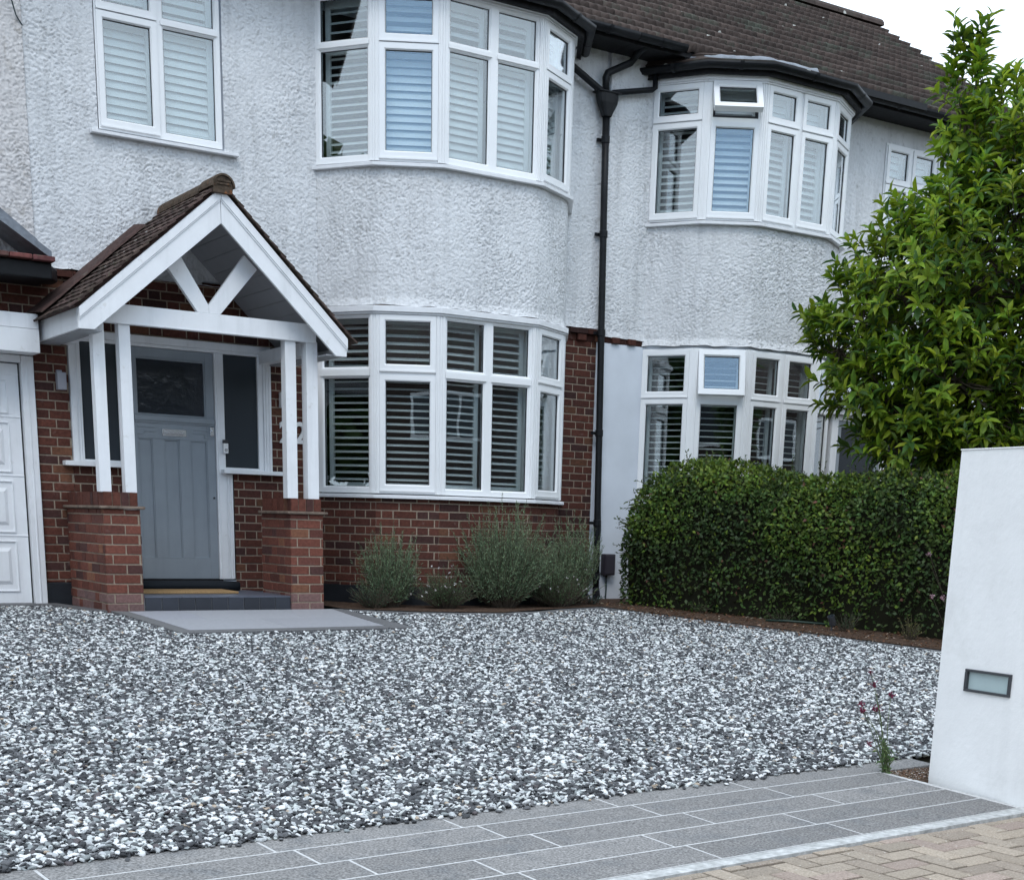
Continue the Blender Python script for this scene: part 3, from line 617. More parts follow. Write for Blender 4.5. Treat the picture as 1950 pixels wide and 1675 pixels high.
# house number
def numeral(txt, x, z, h, y, mt, parent):
    c = bpy.data.curves.new('n', 'FONT'); c.body = txt; c.size = h*1.42; c.extrude = .008; c.bevel_depth = .0015; c.offset = .004
    o = bpy.data.objects.new('tmp', c); COL.objects.link(o); bpy.context.view_layer.update()
    me = bpy.data.meshes.new_from_object(o.evaluated_get(bpy.context.evaluated_depsgraph_get())); bpy.data.objects.remove(o)
    me.transform(Matrix.Translation(Vector((x, y, z))-OFF[parent.name]) @ Matrix.Rotation(R(90), 4, 'X')); me.materials.clear(); me.materials.append(M[mt])
    n = bpy.data.objects.new('house_numeral', me); COL.objects.link(n); n.parent = parent; return n
numeral('2', 5.488, .672, .19, 12.885, 'sign', H); numeral('2', 5.640, .672, .19, 12.885, 'sign', H)
# fascia, soffit and gutter of the bay, and main eaves
def gutter(mb, path, z, w_=.055, dep=.06):
    """half-round gutter along a plan path"""
    n = 8; prof = [(math.cos(math.pi*k/n)*w_, -math.sin(math.pi*k/n)*dep) for k in range(n+1)]
    prof += [(a*.88, b*.88) for a, b in reversed(prof)]
    base = offset_poly([(x, y) for x, y in path], .0001); rings = []
    for i, p in enumerate(path):
        a = Vector(path[max(i-1, 0)][:2]); c = Vector(path[min(i+1, len(path)-1)][:2]); b = Vector(p[:2])
        n1 = Vector(((b-a).y, -(b-a).x)).normalized() if i else None; n2 = Vector(((c-b).y, -(c-b).x)).normalized() if i < len(path)-1 else None
        nn = n2 if n1 is None else n1 if n2 is None else (n1+n2).normalized(); mm = 1 if (n1 is None or n2 is None) else 1/nn.dot(n1)
        zz = z if len(p) == 2 else p[2]
        rings.append([(b.x+nn.x*o*mm, b.y+nn.y*o*mm, zz+h) for o, h in prof])
    m_ = len(prof)
    mb.poly([p for r in rings for p in r], [(i*m_+k, (i+1)*m_+k, (i+1)*m_+(k+1) % m_, i*m_+(k+1) % m_) for i in range(len(rings)-1) for k in range(m_)]+[tuple(range(m_)), tuple(range((len(rings)-1)*m_+m_-1, (len(rings)-1)*m_-1, -1))])
    for i in range(len(path)-1):               # union brackets
        a, b = Vector(path[i][:2]), Vector(path[i+1][:2])
        for t in ((.5,) if (b-a).length < 1.2 else (.2, .8)):
            c = a.lerp(b, t); u = (b-a).normalized(); n_ = Vector((u.y, -u.x)); r1 = []
            for s_ in (-.02, .02):
                r1.append([(c.x+u.x*s_+n_.x*o*1.12, c.y+u.y*s_+n_.y*o*1.12, z+h*1.12) for o, h in prof[:9]])
            mb.poly(r1[0]+r1[1], [(k, k+1, 9+k+1, 9+k) for k in range(8)])
def eaves_bay(parent, path, zs, lead_sp=None):
    q = MB(); band(q, offset_poly(path, -.10), offset_poly(path, .105), zs, zs+.012); band(q, offset_poly(path, .09), offset_poly(path, .108), zs-.008, zs+.10); q.build('eaves_board', 'blackmatt', parent)
    q = MB(); gutter(q, offset_poly(path, .165), zs+.085); q.build('gutter', 'black', parent, smooth=True)
    # little hipped roof running back into the main slope
    q = MB(); o_ = offset_poly(path, .15); xc = (path[2][0]+path[3][0])/2; top = [(xc+(x-xc)*.92, 13.0) for x, y in o_]
    for i in range(len(o_)-1):
        a, b = o_[i], o_[i+1]; c, d_ = top[i+1], top[i]; z0 = zs+.10
        for s in range(6):
            t0, t1 = s/6, (s+1)/6
            P = lambda A, D, t: (A[0]+(D[0]-A[0])*t, A[1]+(D[1]-A[1])*t, z0+(.40*t)+(.018 if t == t0 else 0))
            q.poly([P(a, d_, t0), P(b, c, t0), P(b, c, t1), P(a, d_, t1)], [(0, 1, 2, 3)], brick_col(3.2) if 0 else (random.uniform(.8, 1.2),)*3)
            q.poly([P(a, d_, t0), P(b, c, t0), (P(b, c, t0)[0], P(b, c, t0)[1], P(b, c, t0)[2]-.02), (P(a, d_, t0)[0], P(a, d_, t0)[1], P(a, d_, t0)[2]-.02)], [(3, 2, 1, 0)], (.6, .6, .6))
    q.poly([(x, y, zs+.02) for x, y in offset_poly(path, .1)], [tuple(range(len(path)-1, -1, -1))]); q.build('bay_roof', 'rooftile', parent)
eaves_bay(H, pA, 4.475)
ROOF_Y, ROOF_Z, SL = 12.45, 4.665, .63
def main_roof(parent, x0, x1, name='roof', verge=False):
    n = Vector((0, -SL, 1)).normalized(); s = Vector((0, 1, SL)).normalized(); Ltot = (15.8-ROOF_Y)*math.sqrt(1+SL*SL)
    gauge = .247; rp = .105; xs = np.arange(x0, x1+.001, rp/8); K = int(Ltot/gauge)+1; V = []; Fq = []; C = []; base = 0
    for k in range(K):
        L0, L1 = k*gauge, min((k+1)*gauge+.03, Ltot); ph = 0
        c = np.cos(2*np.pi*xs/rp); prof = .022*np.sign(c)*np.abs(c)**.5
        jit = np.array([rng.uniform(-.003, .003) for _ in range(int((x1-x0)/.33)+3)])[((xs-x0)/.33).astype(int)]
        tc_ = np.array([rng.uniform(.68, 1.22) for _ in range(int((x1-x0)/.33)+3)])[((xs-x0+(k % 2)*.165)/.33).astype(int)]
        for (l, h) in ((L0, -.034), (L0, .032), ((L0+L1)/2, .012), (L1, -.008)):
            hh = (prof+jit)*(1 if h > 0 else .4)+h
            V.append(np.stack([xs, ROOF_Y+s.y*l+n.y*hh, ROOF_Z+s.z*l+n.z*hh], 1)); C.append(np.repeat(tc_[:, None], 3, 1)*(.8 if h < 0 else 1))
        m = len(xs)
        for r in range(3):
            I = base+r*m+np.arange(m-1); Fq.append(np.stack([I, I+1, I+1+m, I+m], 1))
        base += 4*m
    o = np_mesh(name, np.concatenate(V), Fq, 'rooftile', parent, np.concatenate(C))
    # ridge tiles
    q = MB(); x = x0; rz = ROOF_Z+SL*(15.8-ROOF_Y)+.02
    while x < x1-.05:
        e = min(x+.44, x1); kk = random.uniform(.7, 1.2); pts = [(x+.004, 15.8+.13*math.cos(t), rz+.11*math.sin(t)-.03) for t in [math.pi*i/8 for i in range(9)]]
        q.prism(pts, (e-x-.008, 0, 0), (kk, kk, kk)); x = e
    q.build('ridge_tiles', 'rooftile', o, smooth=False)
    b = MB(); b.poly([(x0, 15.8, rz), (x1, 15.8, rz), (x1, 20.3, 4.6), (x0, 20.3, 4.6)], [(0, 1, 2, 3)])
    b.poly([(x0, ROOF_Y+.05, ROOF_Z-.04), (x1, ROOF_Y+.05, ROOF_Z-.04), (x1, 15.8, rz-.08), (x0, 15.8, rz-.08)], [(3, 2, 1, 0)]); b.build('rear_slope', 'rooftile', o)
    return o
rf = main_roof(H, 2.6, 9.15)
q = MB(); q.box(2.9, 9.148, 12.50, 12.885, 4.60, 4.615); q.box(2.9, 9.148, 12.49, 12.505, 4.59, 4.66); q.build('eaves_board', 'blackmatt', H)
q = MB(); gutter(q, [(8.45, 12.43), (9.148, 12.43)], 4.665); q.build('gutter', 'black', H, smooth=True)

# ================================================================== RIGHT HOUSE
H2 = thing('semi_detached_house', 'white roughcast house on the right with smooth white ground floor, behind the hedge and tree', 'house', (12.4, 12.9, BZ), 'pair of semi-detached houses')
pB = bay_path(11.04, .955)
core = MB(); shell(core, 9.152, 15.6, BZ-.1, 4.75, 12.915, .25, [(9.78, 12.3, .26, 1.84), (9.78, 12.3, 3.09, 4.4), (13.2, 14.4, 3.1, 4.36)])
core.box(9.152, 9.25, 13.17, 20.0, BZ-.1, 4.7); core.box(15.4, 15.6, 13.17, 20.0, BZ-.1, 4.7); core.box(9.152, 15.6, 20.0, 20.2, BZ-.1, 4.7); core.build('wall', 'smooth', H2)
it = MB(); it.box(9.25, 15.4, 13.17, 19.9, 2.18, 2.5); it.box(9.25, 15.4, 16.0, 16.1, BZ, 2.17); it.box(9.25, 15.4, 16.0, 16.1, 2.51, 4.7); it.box(9.25, 15.4, 13.17, 15.99, BZ-.08, BZ); it.box(9.25, 15.4, 13.17, 15.99, 4.6, 4.7)
[it.prism([(x, min(y, 12.91), z) for x, y in offset_poly(bay_path(11.04, .955), -.17)], (0, 0, .05)) for z in (.10, 1.88, 2.95, 4.42)]; it.build('interior', 'interior', H2)
q = MB(); q.box(9.165, 9.80, 12.872, 12.93, BZ-.05, 1.868); q.build('smooth_wall', 'smooth', H2, bevel=.006); q = MB(); q.box(12.25, 15.6, 12.872, 12.93, BZ-.05, 1.9); q.build('smooth_wall', 'smooth', H2, bevel=.006)
tb = MB()
for k in range(5): tb.box(9.175+k*.106, 9.175+k*.106+.100, 12.868-(.03 if k % 2 else 0), 12.92, 1.870, 1.928, brick_col(.42 if k % 2 else .28), 0)
tb.build('tile_band', ['brick'], H2, bevel=.004)
roughcast('roughcast_wall', [(9.165, 12.878), (9.73, 12.878)], 1.925, 4.75, H2, lip=.014)
roughcast('roughcast_wall', [(12.35, 12.885), (14.6, 12.885)], 1.93, 4.75, H2, holes=[(.78, 2.12, 3.07, 4.385)], lip=.01, step=.014)
roughcast('roughcast_bay', offset_poly(pB, -.012), 1.875, 3.055, H2, lip=.026, amp=1.05)
bc = MB(); band(bc, offset_poly(pB, -.16), offset_poly(pB, -.03), 1.85, 3.05); bc.build('bay_core', 'smooth', H2); bc = MB(); band(bc, offset_poly(pB, -.16), offset_poly(pB, -.004), BZ-.05, .215); bc.build('bay_core', 'smooth', H2)
b1 = bay_window(H2, pB, .26, 1.846, 1.345, [('s', 's'), ('s', 'o'), ('ss', 'ss'), ('s', 's'), ('s', 's')], lambda z: 14, tr=.055, head=False)
tag(b1, 'lower bay window behind the hedge', None)
open_sash(b1, pB[1], pB[2], .06, seglocal(pB[1], pB[2])[3]-.06, 1.373, 1.811, R(-13))
b2 = bay_window(H2, pB, 3.098, 4.40, 4.035, [('s', 's'), ('s', 'o'), ('ss', 'ss'), ('s', 's'), ('s', 's')], lambda z: 50 if z < 4.0 else 74, tr=.055)
tag(b2, 'upper bay window with one top light open', None)
open_sash(b2, pB[1], pB[2], .06, seglocal(pB[1], pB[2])[3]-.06, 4.063, 4.365, R(-33))
eaves_bay(H2, pB, 4.44)
# lead strip over the bay gutter
q = MB(); o_ = offset_poly(pB, .10); pts = []
for i in range(3):
    a, b = Vector((*o_[i], 0)), Vector((*o_[i+1], 0)); m_ = 10 if i else 8
    for k in range(m_):
        if i == 0 and k < 5: continue
        pts.append(a.lerp(b, k/m_))
pts = [p for p in pts if p.x < 11.2]
lo = []; hi = []
for i, p in enumerate(pts):
    j = random.uniform(-.012, .012); lo.append((p.x, p.y-.03+j*.6, 4.556+j*.3)); hi.append((p.x, p.y+.10, 4.622+.008*math.sin(i*1.7)+j*.6))
mid_ = [((a[0]+b[0])/2, (a[1]+b[1])/2-.02, (a[2]+b[2])/2+.012+random.uniform(-.012, .012)) for a, b in zip(lo, hi)]
m_ = len(lo); q.poly(lo+mid_+hi, [(i, i+1, m_+i+1, m_+i) for i in range(m_-1)]+[(m_+i, m_+i+1, 2*m_+i+1, 2*m_+i) for i in range(m_-1)]); fl = q.build('lead_flashing', 'lead', H2, smooth=True)
sm = fl.modifiers.new('thick', 'SOLIDIFY'); sm.thickness = .006
rf2 = main_roof(H2, 9.152, 15.75)
q = MB(); q.box(9.152, 15.7, 12.50, 12.885, 4.60, 4.615); q.box(9.152, 15.7, 12.49, 12.505, 4.59, 4.66); q.build('eaves_board', 'blackmatt', H2)
q = MB(); gutter(q, [(9.152, 12.43), (9.75, 12.43)], 4.665); q.build('gutter', 'black', H2); q = MB(); gutter(q, [(12.1, 12.43), (15.75, 12.43)], 4.665); q.box(12.05, 13.2, 12.36, 12.37, 4.63, 4.695); q.build('gutter', 'black', H2, smooth=False)
# right hand upper window
fr = MB(); panes = []
lights = window(fr, (13.13, 12.87), (14.43, 12.87), 3.092, 4.385, 3.96, 3, ('sss', 'sss'), panes, ml=.035, mr=.035, tr=.05, mull=.06)
f = fr.build('window', ['upvc', 'gasket'], H2, bevel=.002, seg=1); tag(f, 'three light window half hidden by the tree', None)
for pm in panes: pm.build('pane', 'glass', f)
for a0, a1 in lights: louvres((13.13, 12.87), (14.43, 12.87), a0, a1, 3.12, 4.36, 74, f, mid=3.96, d=-.12)
s_ = MB(); s_.box(13.05, 14.5, 12.80, 12.95, 3.045, 3.09); s_.build('sill', 'sill', f, bevel=.003)
# glazed porch of the right house
PN = thing('entrance_porch', 'white glazed porch with a dark lead roof behind the tree, beside the right bay window', 'porch', (13.1, 12.5, BZ))
q = MB(); q.prism([(12.12, 12.30, 1.385), (12.12, 12.88, 1.385), (12.34, 12.88, 1.60), (12.34, 12.50, 1.545)], (2.2, 0, 0)); q.build('roof', 'lead', PN)
q = MB(); q.box(12.12, 14.3, 12.35, 12.87, 1.31, 1.383); q.box(12.17, 12.27, 12.42, 12.86, BZ, 1.309); q.box(13.0, 13.08, 12.42, 12.52, BZ, 1.309); q.box(12.27, 14.2, 12.42, 12.52, 1.25, 1.309); q.box(13.9, 14.0, 12.42, 12.52, BZ, 1.249); q.box(12.27, 14.2, 12.42, 12.52, BZ, -.6); q.build('frame', 'paint', PN, bevel=.004)
q = MB(); q.box(12.27, 12.34, 12.44, 12.50, -.6, 1.249); q.box(12.93, 12.999, 12.44, 12.50, -.6, 1.249); q.box(12.34, 12.93, 12.44, 12.50, 1.18, 1.249); dn = q.build('door', 'door', PN, bevel=.003)
q = MB(); q.box(12.34, 12.93, 12.46, 12.475, -.6, 1.18); q.build('pane', 'pane', dn); q = MB(); q.box(13.081, 13.899, 12.46, 12.475, -.6, 1.249); q.build('side_light', 'pane', PN)

# ================================================================== GARAGE (left edge)
G = thing('garage', 'white panelled garage door with white frame and deep white fascia beside the porch', 'garage', (2.2, 12.9, BZ))
q = MB(); q.box(0.2, 3.262, 12.62, 12.90, 1.438, 1.553); q.box(0.2, 3.262, 12.612, 12.90, 1.252, 1.434); q.build('fascia', 'paint', G, bevel=.003)
q = MB(); q.box(3.160, 3.262, 12.86, 12.98, BZ, 1.245); q.box(.3, 3.262, 12.86, 12.98, 1.215, 1.2455) if 0 else None; q.box(.3, 3.158, 12.862, 12.98, 1.19, 1.246); q.box(3.200, 3.212, 12.852, 12.862, BZ, 1.245); q.build('door_frame', 'paint', G, bevel=.003)
q = MB(); gx0, gx1 = .75, 3.145; q.box(gx0, gx1, 12.93, 12.98, BZ+.02, 1.18)
rowz = [BZ+.10, BZ+.60, BZ+1.10, BZ+1.58, 1.10]
for z0, z1 in zip(rowz, rowz[1:]):
    x = gx1-.10
    while x > gx0+.3:
        x0 = x-.46; q.box(x0, x, 12.918, 12.931, z0+.02, z0+.03); q.box(x0, x, 12.918, 12.931, z1-.06, z1-.05); q.box(x0, x0+.01, 12.918, 12.931, z0+.03, z1-.06); q.box(x-.01, x, 12.918, 12.931, z0+.03, z1-.06)
        q.hexa([(x0+.05, 12.93, z0+.08), (x-.05, 12.93, z0+.08), (x-.05, 12.93, z1-.11), (x0+.05, 12.93, z1-.11), (x0+.08, 12.915, z0+.11), (x-.08, 12.915, z0+.11), (x-.08, 12.915, z1-.14), (x0+.08, 12.915, z1-.14)]); x -= .56
    q.box(gx0, gx1, 12.924, 12.931, z1-.012, z1-.002)
q.build('door', 'paint', G, bevel=.002)
q = MB(); q.box(3.146, 3.157, 12.94, 12.99, BZ, 1.19); q.box(.75, 3.146, 12.94, 12.99, 1.181, 1.19); q.build('door_seal', 'gasket', G)
q = MB(); bricks(q, (-.5, 12.9), (2.2, 12.9), 1.5, 1.95, tone=.8); q.build('brick_wall', ['brick', 'mortar'], G)
q = MB(); q.box(-.5, 3.262, 12.99, 13.2, BZ, 2.4); q.build('wall', 'mortar', G)
# neighbour's upper wall and small lead-trimmed roof
NB = thing('neighbouring_house', 'pinkish roughcast house with a lead trimmed roof edge at the far left', 'house', (2.0, 12.9, 1.9))
roughcast('roughcast_wall', [(1.4, 12.87), (3.335, 12.87)], 1.97, 4.72, NB, mat_='roughcast_pink', amp=1.2)
q = MB(); q.box(-.5, 3.33, 12.9, 13.2, 2.41, 4.7); q.build('wall', 'mortar', NB)
sx = [(2.2, 2.80), (3.30, 2.085), (3.37, 2.03), (3.37, 1.99), (3.30, 2.0), (2.2, 2.70)]
q = MB(); q.prism([(2.2, 12.80, 2.86), (3.345, 12.80, 2.035), (3.345, 12.80, 2.155), (2.2, 12.80, 2.98)], (0, .07, 0)); q.build('lead_flashing', 'lead', NB)
q = MB(); q.prism([(2.1, 12.38, 2.72), (3.34, 12.38, 1.955), (3.34, 12.38, 2.01), (2.1, 12.38, 2.80)], (0, .45, 0)); q.build('roof_slope', 'lead', NB)
q = MB()
for k in range(7): q.box(2.1+.18*k, 2.1+.18*k+.172, 12.33, 12.87, 1.93+random.uniform(-.004, .004), 1.965, (random.uniform(1.2, 2.2), random.uniform(1., 1.6), 1.2))
q.build('eaves_tiles', 'porchtile', NB, bevel=.006)
q = MB(); q.box(1.5, 3.34, 12.40, 12.86, 1.80, 1.925); q.prism([(3.34, 12.45, 1.925), (3.46, 12.7, 1.925), (3.46, 12.86, 1.925), (3.34, 12.86, 1.925)], (0, 0, -.10)); q.build('gutter', 'black', NB, bevel=.01)
q = MB(); q.tube([(2.9, 12.80, 4.25), (3.1, 12.78, 4.12), (3.23, 12.79, 3.96), (3.29, 12.84, 3.80), (3.34, 12.86, 3.74)], .006, 6); tag(q.build('cable', 'cable'), 'thin black cable hanging against the roughcast at the top left', 'cable')

# ================================================================== PORCH
PO = thing('gabled_porch', 'white timber gabled porch canopy with tiled roof standing on two red brick piers', 'porch', (4.45, 11.8, BZ))
for (x0, x1, y1) in ((3.478, 3.782, 12.88), (5.118, 5.428, 12.46)):
    q = MB(); y0 = 11.80; zt = .018
    bricks(q, (x0, y0), (x1, y0), BZ, zt, tone=1.12, bond='stretcher', u0=.05, gauge=.0795); bricks(q, (x0, y1), (x0, y0), BZ, zt, tone=1.05, bond='flemish', gauge=.0795)
    bricks(q, (x1, y0), (x1, y1), BZ, zt, tone=.95, bond='flemish', gauge=.0795)
    if y1 < 12.8: bricks(q, (x1, y1), (x0, y1), BZ, zt, tone=.9, bond='flemish', gauge=.0795)
    # soldier course on top
    for a, b in (((x0+.012, y0+.012), (x1-.012, y0+.012)), ((x0+.012, y1), (x0+.012, y0+.012)), ((x1-.012, y0+.012), (x1-.012, y1))):
        P, u, n, L = seglocal(a, b); m_ = max(1, round(L/.078)); wd = L/m_
        for k in range(m_):
            A = P+u*(k*wd+.004); B = P+u*((k+1)*wd-.004); d_ = n*random.uniform(-.001, .003); q.prism([A+d_+Vector((0, 0, .047)), B+d_+Vector((0, 0, .047)), B-n*.05+Vector((0, 0, .047)), A-n*.05+Vector((0, 0, .047))], (0, 0, .106+random.uniform(-.003, .002)), brick_col(.85), 0)
    q.box(x0+.02, x1-.02, y0+.02, y1, .02, .147, (1, 1, 1), 1)
    p_ = q.build('pier', ['brick', 'mortar'], PO)
    c = MB(); o_ = .036
    ys = [y1]+[y0+1.08*(1-t/7)-.0 for t in range(1, 7)]+[y0-o_]
    c.box(x0-o_, x1+o_, y0-o_, y1, .020, .044); c.build('tile_course', 'course', p_, bevel=.008)
for x0, x1 in ((3.468, 3.562), (3.678, 3.772), (5.105, 5.203), (5.300, 5.405)):
    q = MB(); q.box(x0, x1, 11.822, 11.822+(x1-x0), .152, 1.455); q.build('post', 'paint', PO, bevel=.003)
q = MB(); q.prism([(3.50, 11.80, 1.445), (5.385, 11.80, 1.445), (5.385, 11.80, 1.535), (5.325, 11.80, 1.592), (3.60, 11.80, 1.592), (3.50, 11.80, 1.53)], (0, .05, 0)); q.box(3.50, 5.385, 11.797, 11.80, 1.448, 1.458); q.build('tie_beam', 'paint', PO, bevel=.003)
q = MB(); q.prism([(4.335, 11.803, 1.593), (4.43, 11.803, 1.593), (4.43, 11.803, 1.655), (4.175, 11.803, 2.05), (4.06, 11.803, 1.95)], (0, .045, 0)); q.build('brace', 'paint', PO, bevel=.003); q = MB(); q.prism([(4.431, 11.803, 1.593), (4.53, 11.803, 1.593), (4.86, 11.803, 1.97), (4.75, 11.803, 2.07), (4.431, 11.803, 1.655)], (0, .045, 0)); q.build('brace', 'paint', PO, bevel=.003)
yb = 11.60
bl = [(3.300, 1.357), (3.425, 1.360), (4.478, 2.247), (4.478, 2.505), (3.308, 1.512)]; br = [(5.477, 1.333), (5.577, 1.334), (5.582, 1.478), (4.482, 2.505), (4.482, 2.247)]
for b_ in (bl, br):
    q = MB(); q.prism([(x, yb, z) for x, z in b_], (0, .03, 0))
    if b_ is bl: a, c = Vector((3.308, yb, 1.512)), Vector((4.478, yb, 2.505))
    else: a, c = Vector((4.482, yb, 2.505)), Vector((5.582, yb, 1.478))
    u = (c-a).normalized(); dn = Vector((u.z, 0, -u.x)); 
    for off, wd, pr in ((0, .058, .016), (.058, .012, .009)):
        vz = 1/abs(u.x); A, B = a-Vector((0, 0, off*vz)), c-Vector((0, 0, off*vz)); A2, B2 = A-Vector((0, 0, wd*vz)), B-Vector((0, 0, wd*vz))
        q.prism([A, B, B2, A2], (0, -pr, 0))
    q.build('bargeboard', 'paint', PO, bevel=.002, seg=1)
q = MB(); q.prism([(3.302, 11.631, 1.357), (3.302, 12.88, 1.36), (3.302, 12.88, 1.515), (3.302, 11.631, 1.512)], (.022, 0, 0)); q.build('side_fascia', 'paint', PO, bevel=.003); q = MB(); q.prism([(5.562, 11.631, 1.334), (5.562, 12.88, 1.334), (5.562, 12.88, 1.478), (5.562, 11.631, 1.478)], (.018, 0, 0)); q.build('side_fascia', 'paint', PO, bevel=.003)
# boarded underside and roof plates
q = MB(); AP = Vector((4.48, 0, 2.455))
for EV in (Vector((3.325, 0, 1.475)), Vector((5.562, 0, 1.44))):
    L = (EV-AP).length; u = (EV-AP)/L; n_ = 11; wd = L/n_
    for k in range(n_):
        A = AP+u*(k*wd+.003); B = AP+u*((k+1)*wd-.003)
        q.prism([(A.x, 11.631, A.z-.028), (B.x, 11.631, B.z-.028), (B.x, 11.631, B.z-.012), (A.x, 11.631, A.z-.012)], (0, 1.25, 0))
q.prism([(3.325, 11.631, 1.352), (3.49, 11.631, 1.352), (3.49, 11.631, 1.362), (3.325, 11.631, 1.362)], (0, 1.24, 0)); q.prism([(5.40, 11.631, 1.336), (5.56, 11.631, 1.336), (5.56, 11.631, 1.346), (5.40, 11.631, 1.346)], (0, 1.24, 0))
q.build('soffit', 'soffit', PO)
q = MB(); q.box(5.30, 5.40, 11.93, 12.88, 1.346, 1.455); q.build('wall_plate', 'paint', PO, bevel=.003); q = MB(); q.box(3.47, 3.57, 11.93, 12.88, 1.362, 1.455); q.build('wall_plate', 'paint', PO, bevel=.003)
q = MB()
def tile_slope(q, ev, ap, y0, y1, gauge=.098, wd=.160, extra=.04):
    ev = Vector(ev); ap = Vector(ap); s = (ap-ev); L = s.length; s.normalize(); nrm = Vector((-s.z, 0, s.x)) if s.x > 0 else Vector((s.z, 0, -s.x))
    K = int(L/gauge)
    for k in range(K+1):
        l0 = k*gauge-extra; l1 = min(l0+gauge+.05, L)
        y = y0-(wd/2 if k % 2 else 0)
        while y < y1:
            a, b = max(y+.0015, y0), min(y+wd-.0015, y1); y += wd
            if b-a < .02: continue
            j = random.uniform(-.003, .004); th = .012; c = random.uniform(.6, 1.5); l0j = l0+random.uniform(-.004, .004)
            P = lambda l, h: ev+s*l+nrm*h
            A0, A1, B0, B1 = P(l0j, .012+j), P(l0j, .012+th+j), P(l1, .0), P(l1, .010)
            am = (a+b)/2; cam_ = .004
            q.poly([(A0.x, a, A0.z), (A0.x, b, A0.z), (A1.x, a, A1.z), (A1.x+nrm.x*cam_, am, A1.z+nrm.z*cam_), (A1.x, b, A1.z), (B1.x, a, B1.z), (B1.x+nrm.x*cam_, am, B1.z+nrm.z*cam_), (B1.x, b, B1.z), (B0.x, a, B0.z), (B0.x, b, B0.z)],
                   [(0, 2, 3, 4, 1), (2, 5, 6, 3), (3, 6, 7, 4), (0, 8, 5, 2), (1, 4, 7, 9), (0, 1, 9, 8)], (c, c*random.uniform(.95, 1.05), c))
tile_slope(q, (3.268, 0, 1.512), (4.48, 0, 2.535), 11.565, 12.875); tile_slope(q, (5.622, 0, 1.462), (4.48, 0, 2.53), 11.565, 12.875)
rfp = q.build('roof', 'porchtile', PO)
q = MB(); q.prism([(3.30, 11.632, 1.512), (4.48, 11.632, 2.507), (4.48, 11.632, 2.53), (3.285, 11.632, 1.524)], (0, 1.24, 0)); q.prism([(5.60, 11.632, 1.462), (5.605, 11.632, 1.474), (4.48, 11.632, 2.53), (4.48, 11.632, 2.507)], (0, 1.24, 0)); q.build('underlay', 'fillet', rfp)
# brown cement fillet along the wall
q = MB(); a = Vector((3.255, 0, 1.54)); b = Vector((4.22, 0, 2.345)); s = (b-a); n_ = Vector((-s.z, 0, s.x)).normalized(); m_ = 9; V = []
for k in range(m_+1):
    c = a+s*k/m_; e = random.uniform(-.02, .02); fr_ = 12.42+e*1.5+.20*(k/m_)
    V += [c+Vector((0, fr_, 0))+n_*.012, c+Vector((0, fr_+.03, 0))+n_*.026, c+Vector((0, 12.878, 0))+n_*(.055+random.uniform(-.008, .008))]
q.poly(V, [(3*i+k, 3*i+3+k, 3*i+4+k, 3*i+1+k) for i in range(m_) for k in range(2)]+[(0, 1, 2), (3*m_+2, 3*m_+1, 3*m_)]); q.build('cement_fillet', 'fillet', rfp)
# ridge
q = MB(); y = 11.535; zc = 2.505
while y < 12.87:
    e = min(y+.31, 12.875); pts = []
    for t in range(13): an = math.pi*t/12; pts.append((4.485+.098*math.cos(an), y, zc+.098*math.sin(an)-.012*(y > 11.7)))
    for t in range(12, -1, -1): an = math.pi*t/12; pts.append((4.485+.084*math.cos(an), y, zc+.084*math.sin(an)-.012*(y > 11.7)))
    n2 = 13; V = pts+[(x, e-.006, z+.0) for x, _, z in pts]
    k2 = len(pts); q.poly(V, [(i, (i+1) % k2, k2+(i+1) % k2, k2+i) for i in range(k2)]+[(i, k2-1-i, k2-2-i, i+1) for i in range(n2-1)]); y = e
q.build('ridge_tiles', 'lichen', rfp)
q = MB(); q.prism([(4.485+.083*math.cos(math.pi*t/10), 11.55, zc+.083*math.sin(math.pi*t/10)) for t in range(11)]+[(4.40, 11.55, 2.46), (4.56, 11.55, 2.46)], (0, .09, 0)); q.box(4.435, 4.545, 11.540, 11.55, 2.520, 2.535); q.box(4.44, 4.55, 11.541, 11.55, 2.541, 2.553); q.build('ridge_mortar', 'lichen', rfp, bevel=.003)
# step
q = MB(); q.box(3.785, 5.115, 11.83, 12.97, BZ, -.690, (1, 1, 1), 1)
for k in range(9): q.box(3.795+k*.1467+.0035, 3.795+(k+1)*.1467-.0035, 11.818, 11.832, BZ+.004, -.698, (random.uniform(.8, 1.3),)*3, 0)
for i in range(16):
    for j in range(12): q.box(3.79+i*.083+.001, 3.79+(i+1)*.083-.001, 11.818+j*.083, 11.818+(j+1)*.083-.002, -.695, -.686, (3.4,)*3, 0)
q.build('step', ['porcelain', 'grout'], PO)
# mat and draught excluder
q = MB(); nx = 24
q.box(3.86, 4.78, 12.20, 12.62, -.685, -.664); tag(q.build('doormat', 'mat', None, bevel=.006), 'tan coir doormat lying on the porch step', 'doormat')
q = MB(); q.tube([(3.93, 12.74, -.638), (4.2, 12.735, -.640), (4.6, 12.73, -.638), (4.85, 12.725, -.642), (4.985, 12.72, -.645)], [.040, .044, .045, .046, .044], 14); tag(q.build('draught_excluder', 'cloth', None, smooth=True), 'black cloth roll lying along the foot of the front door', 'draught excluder')

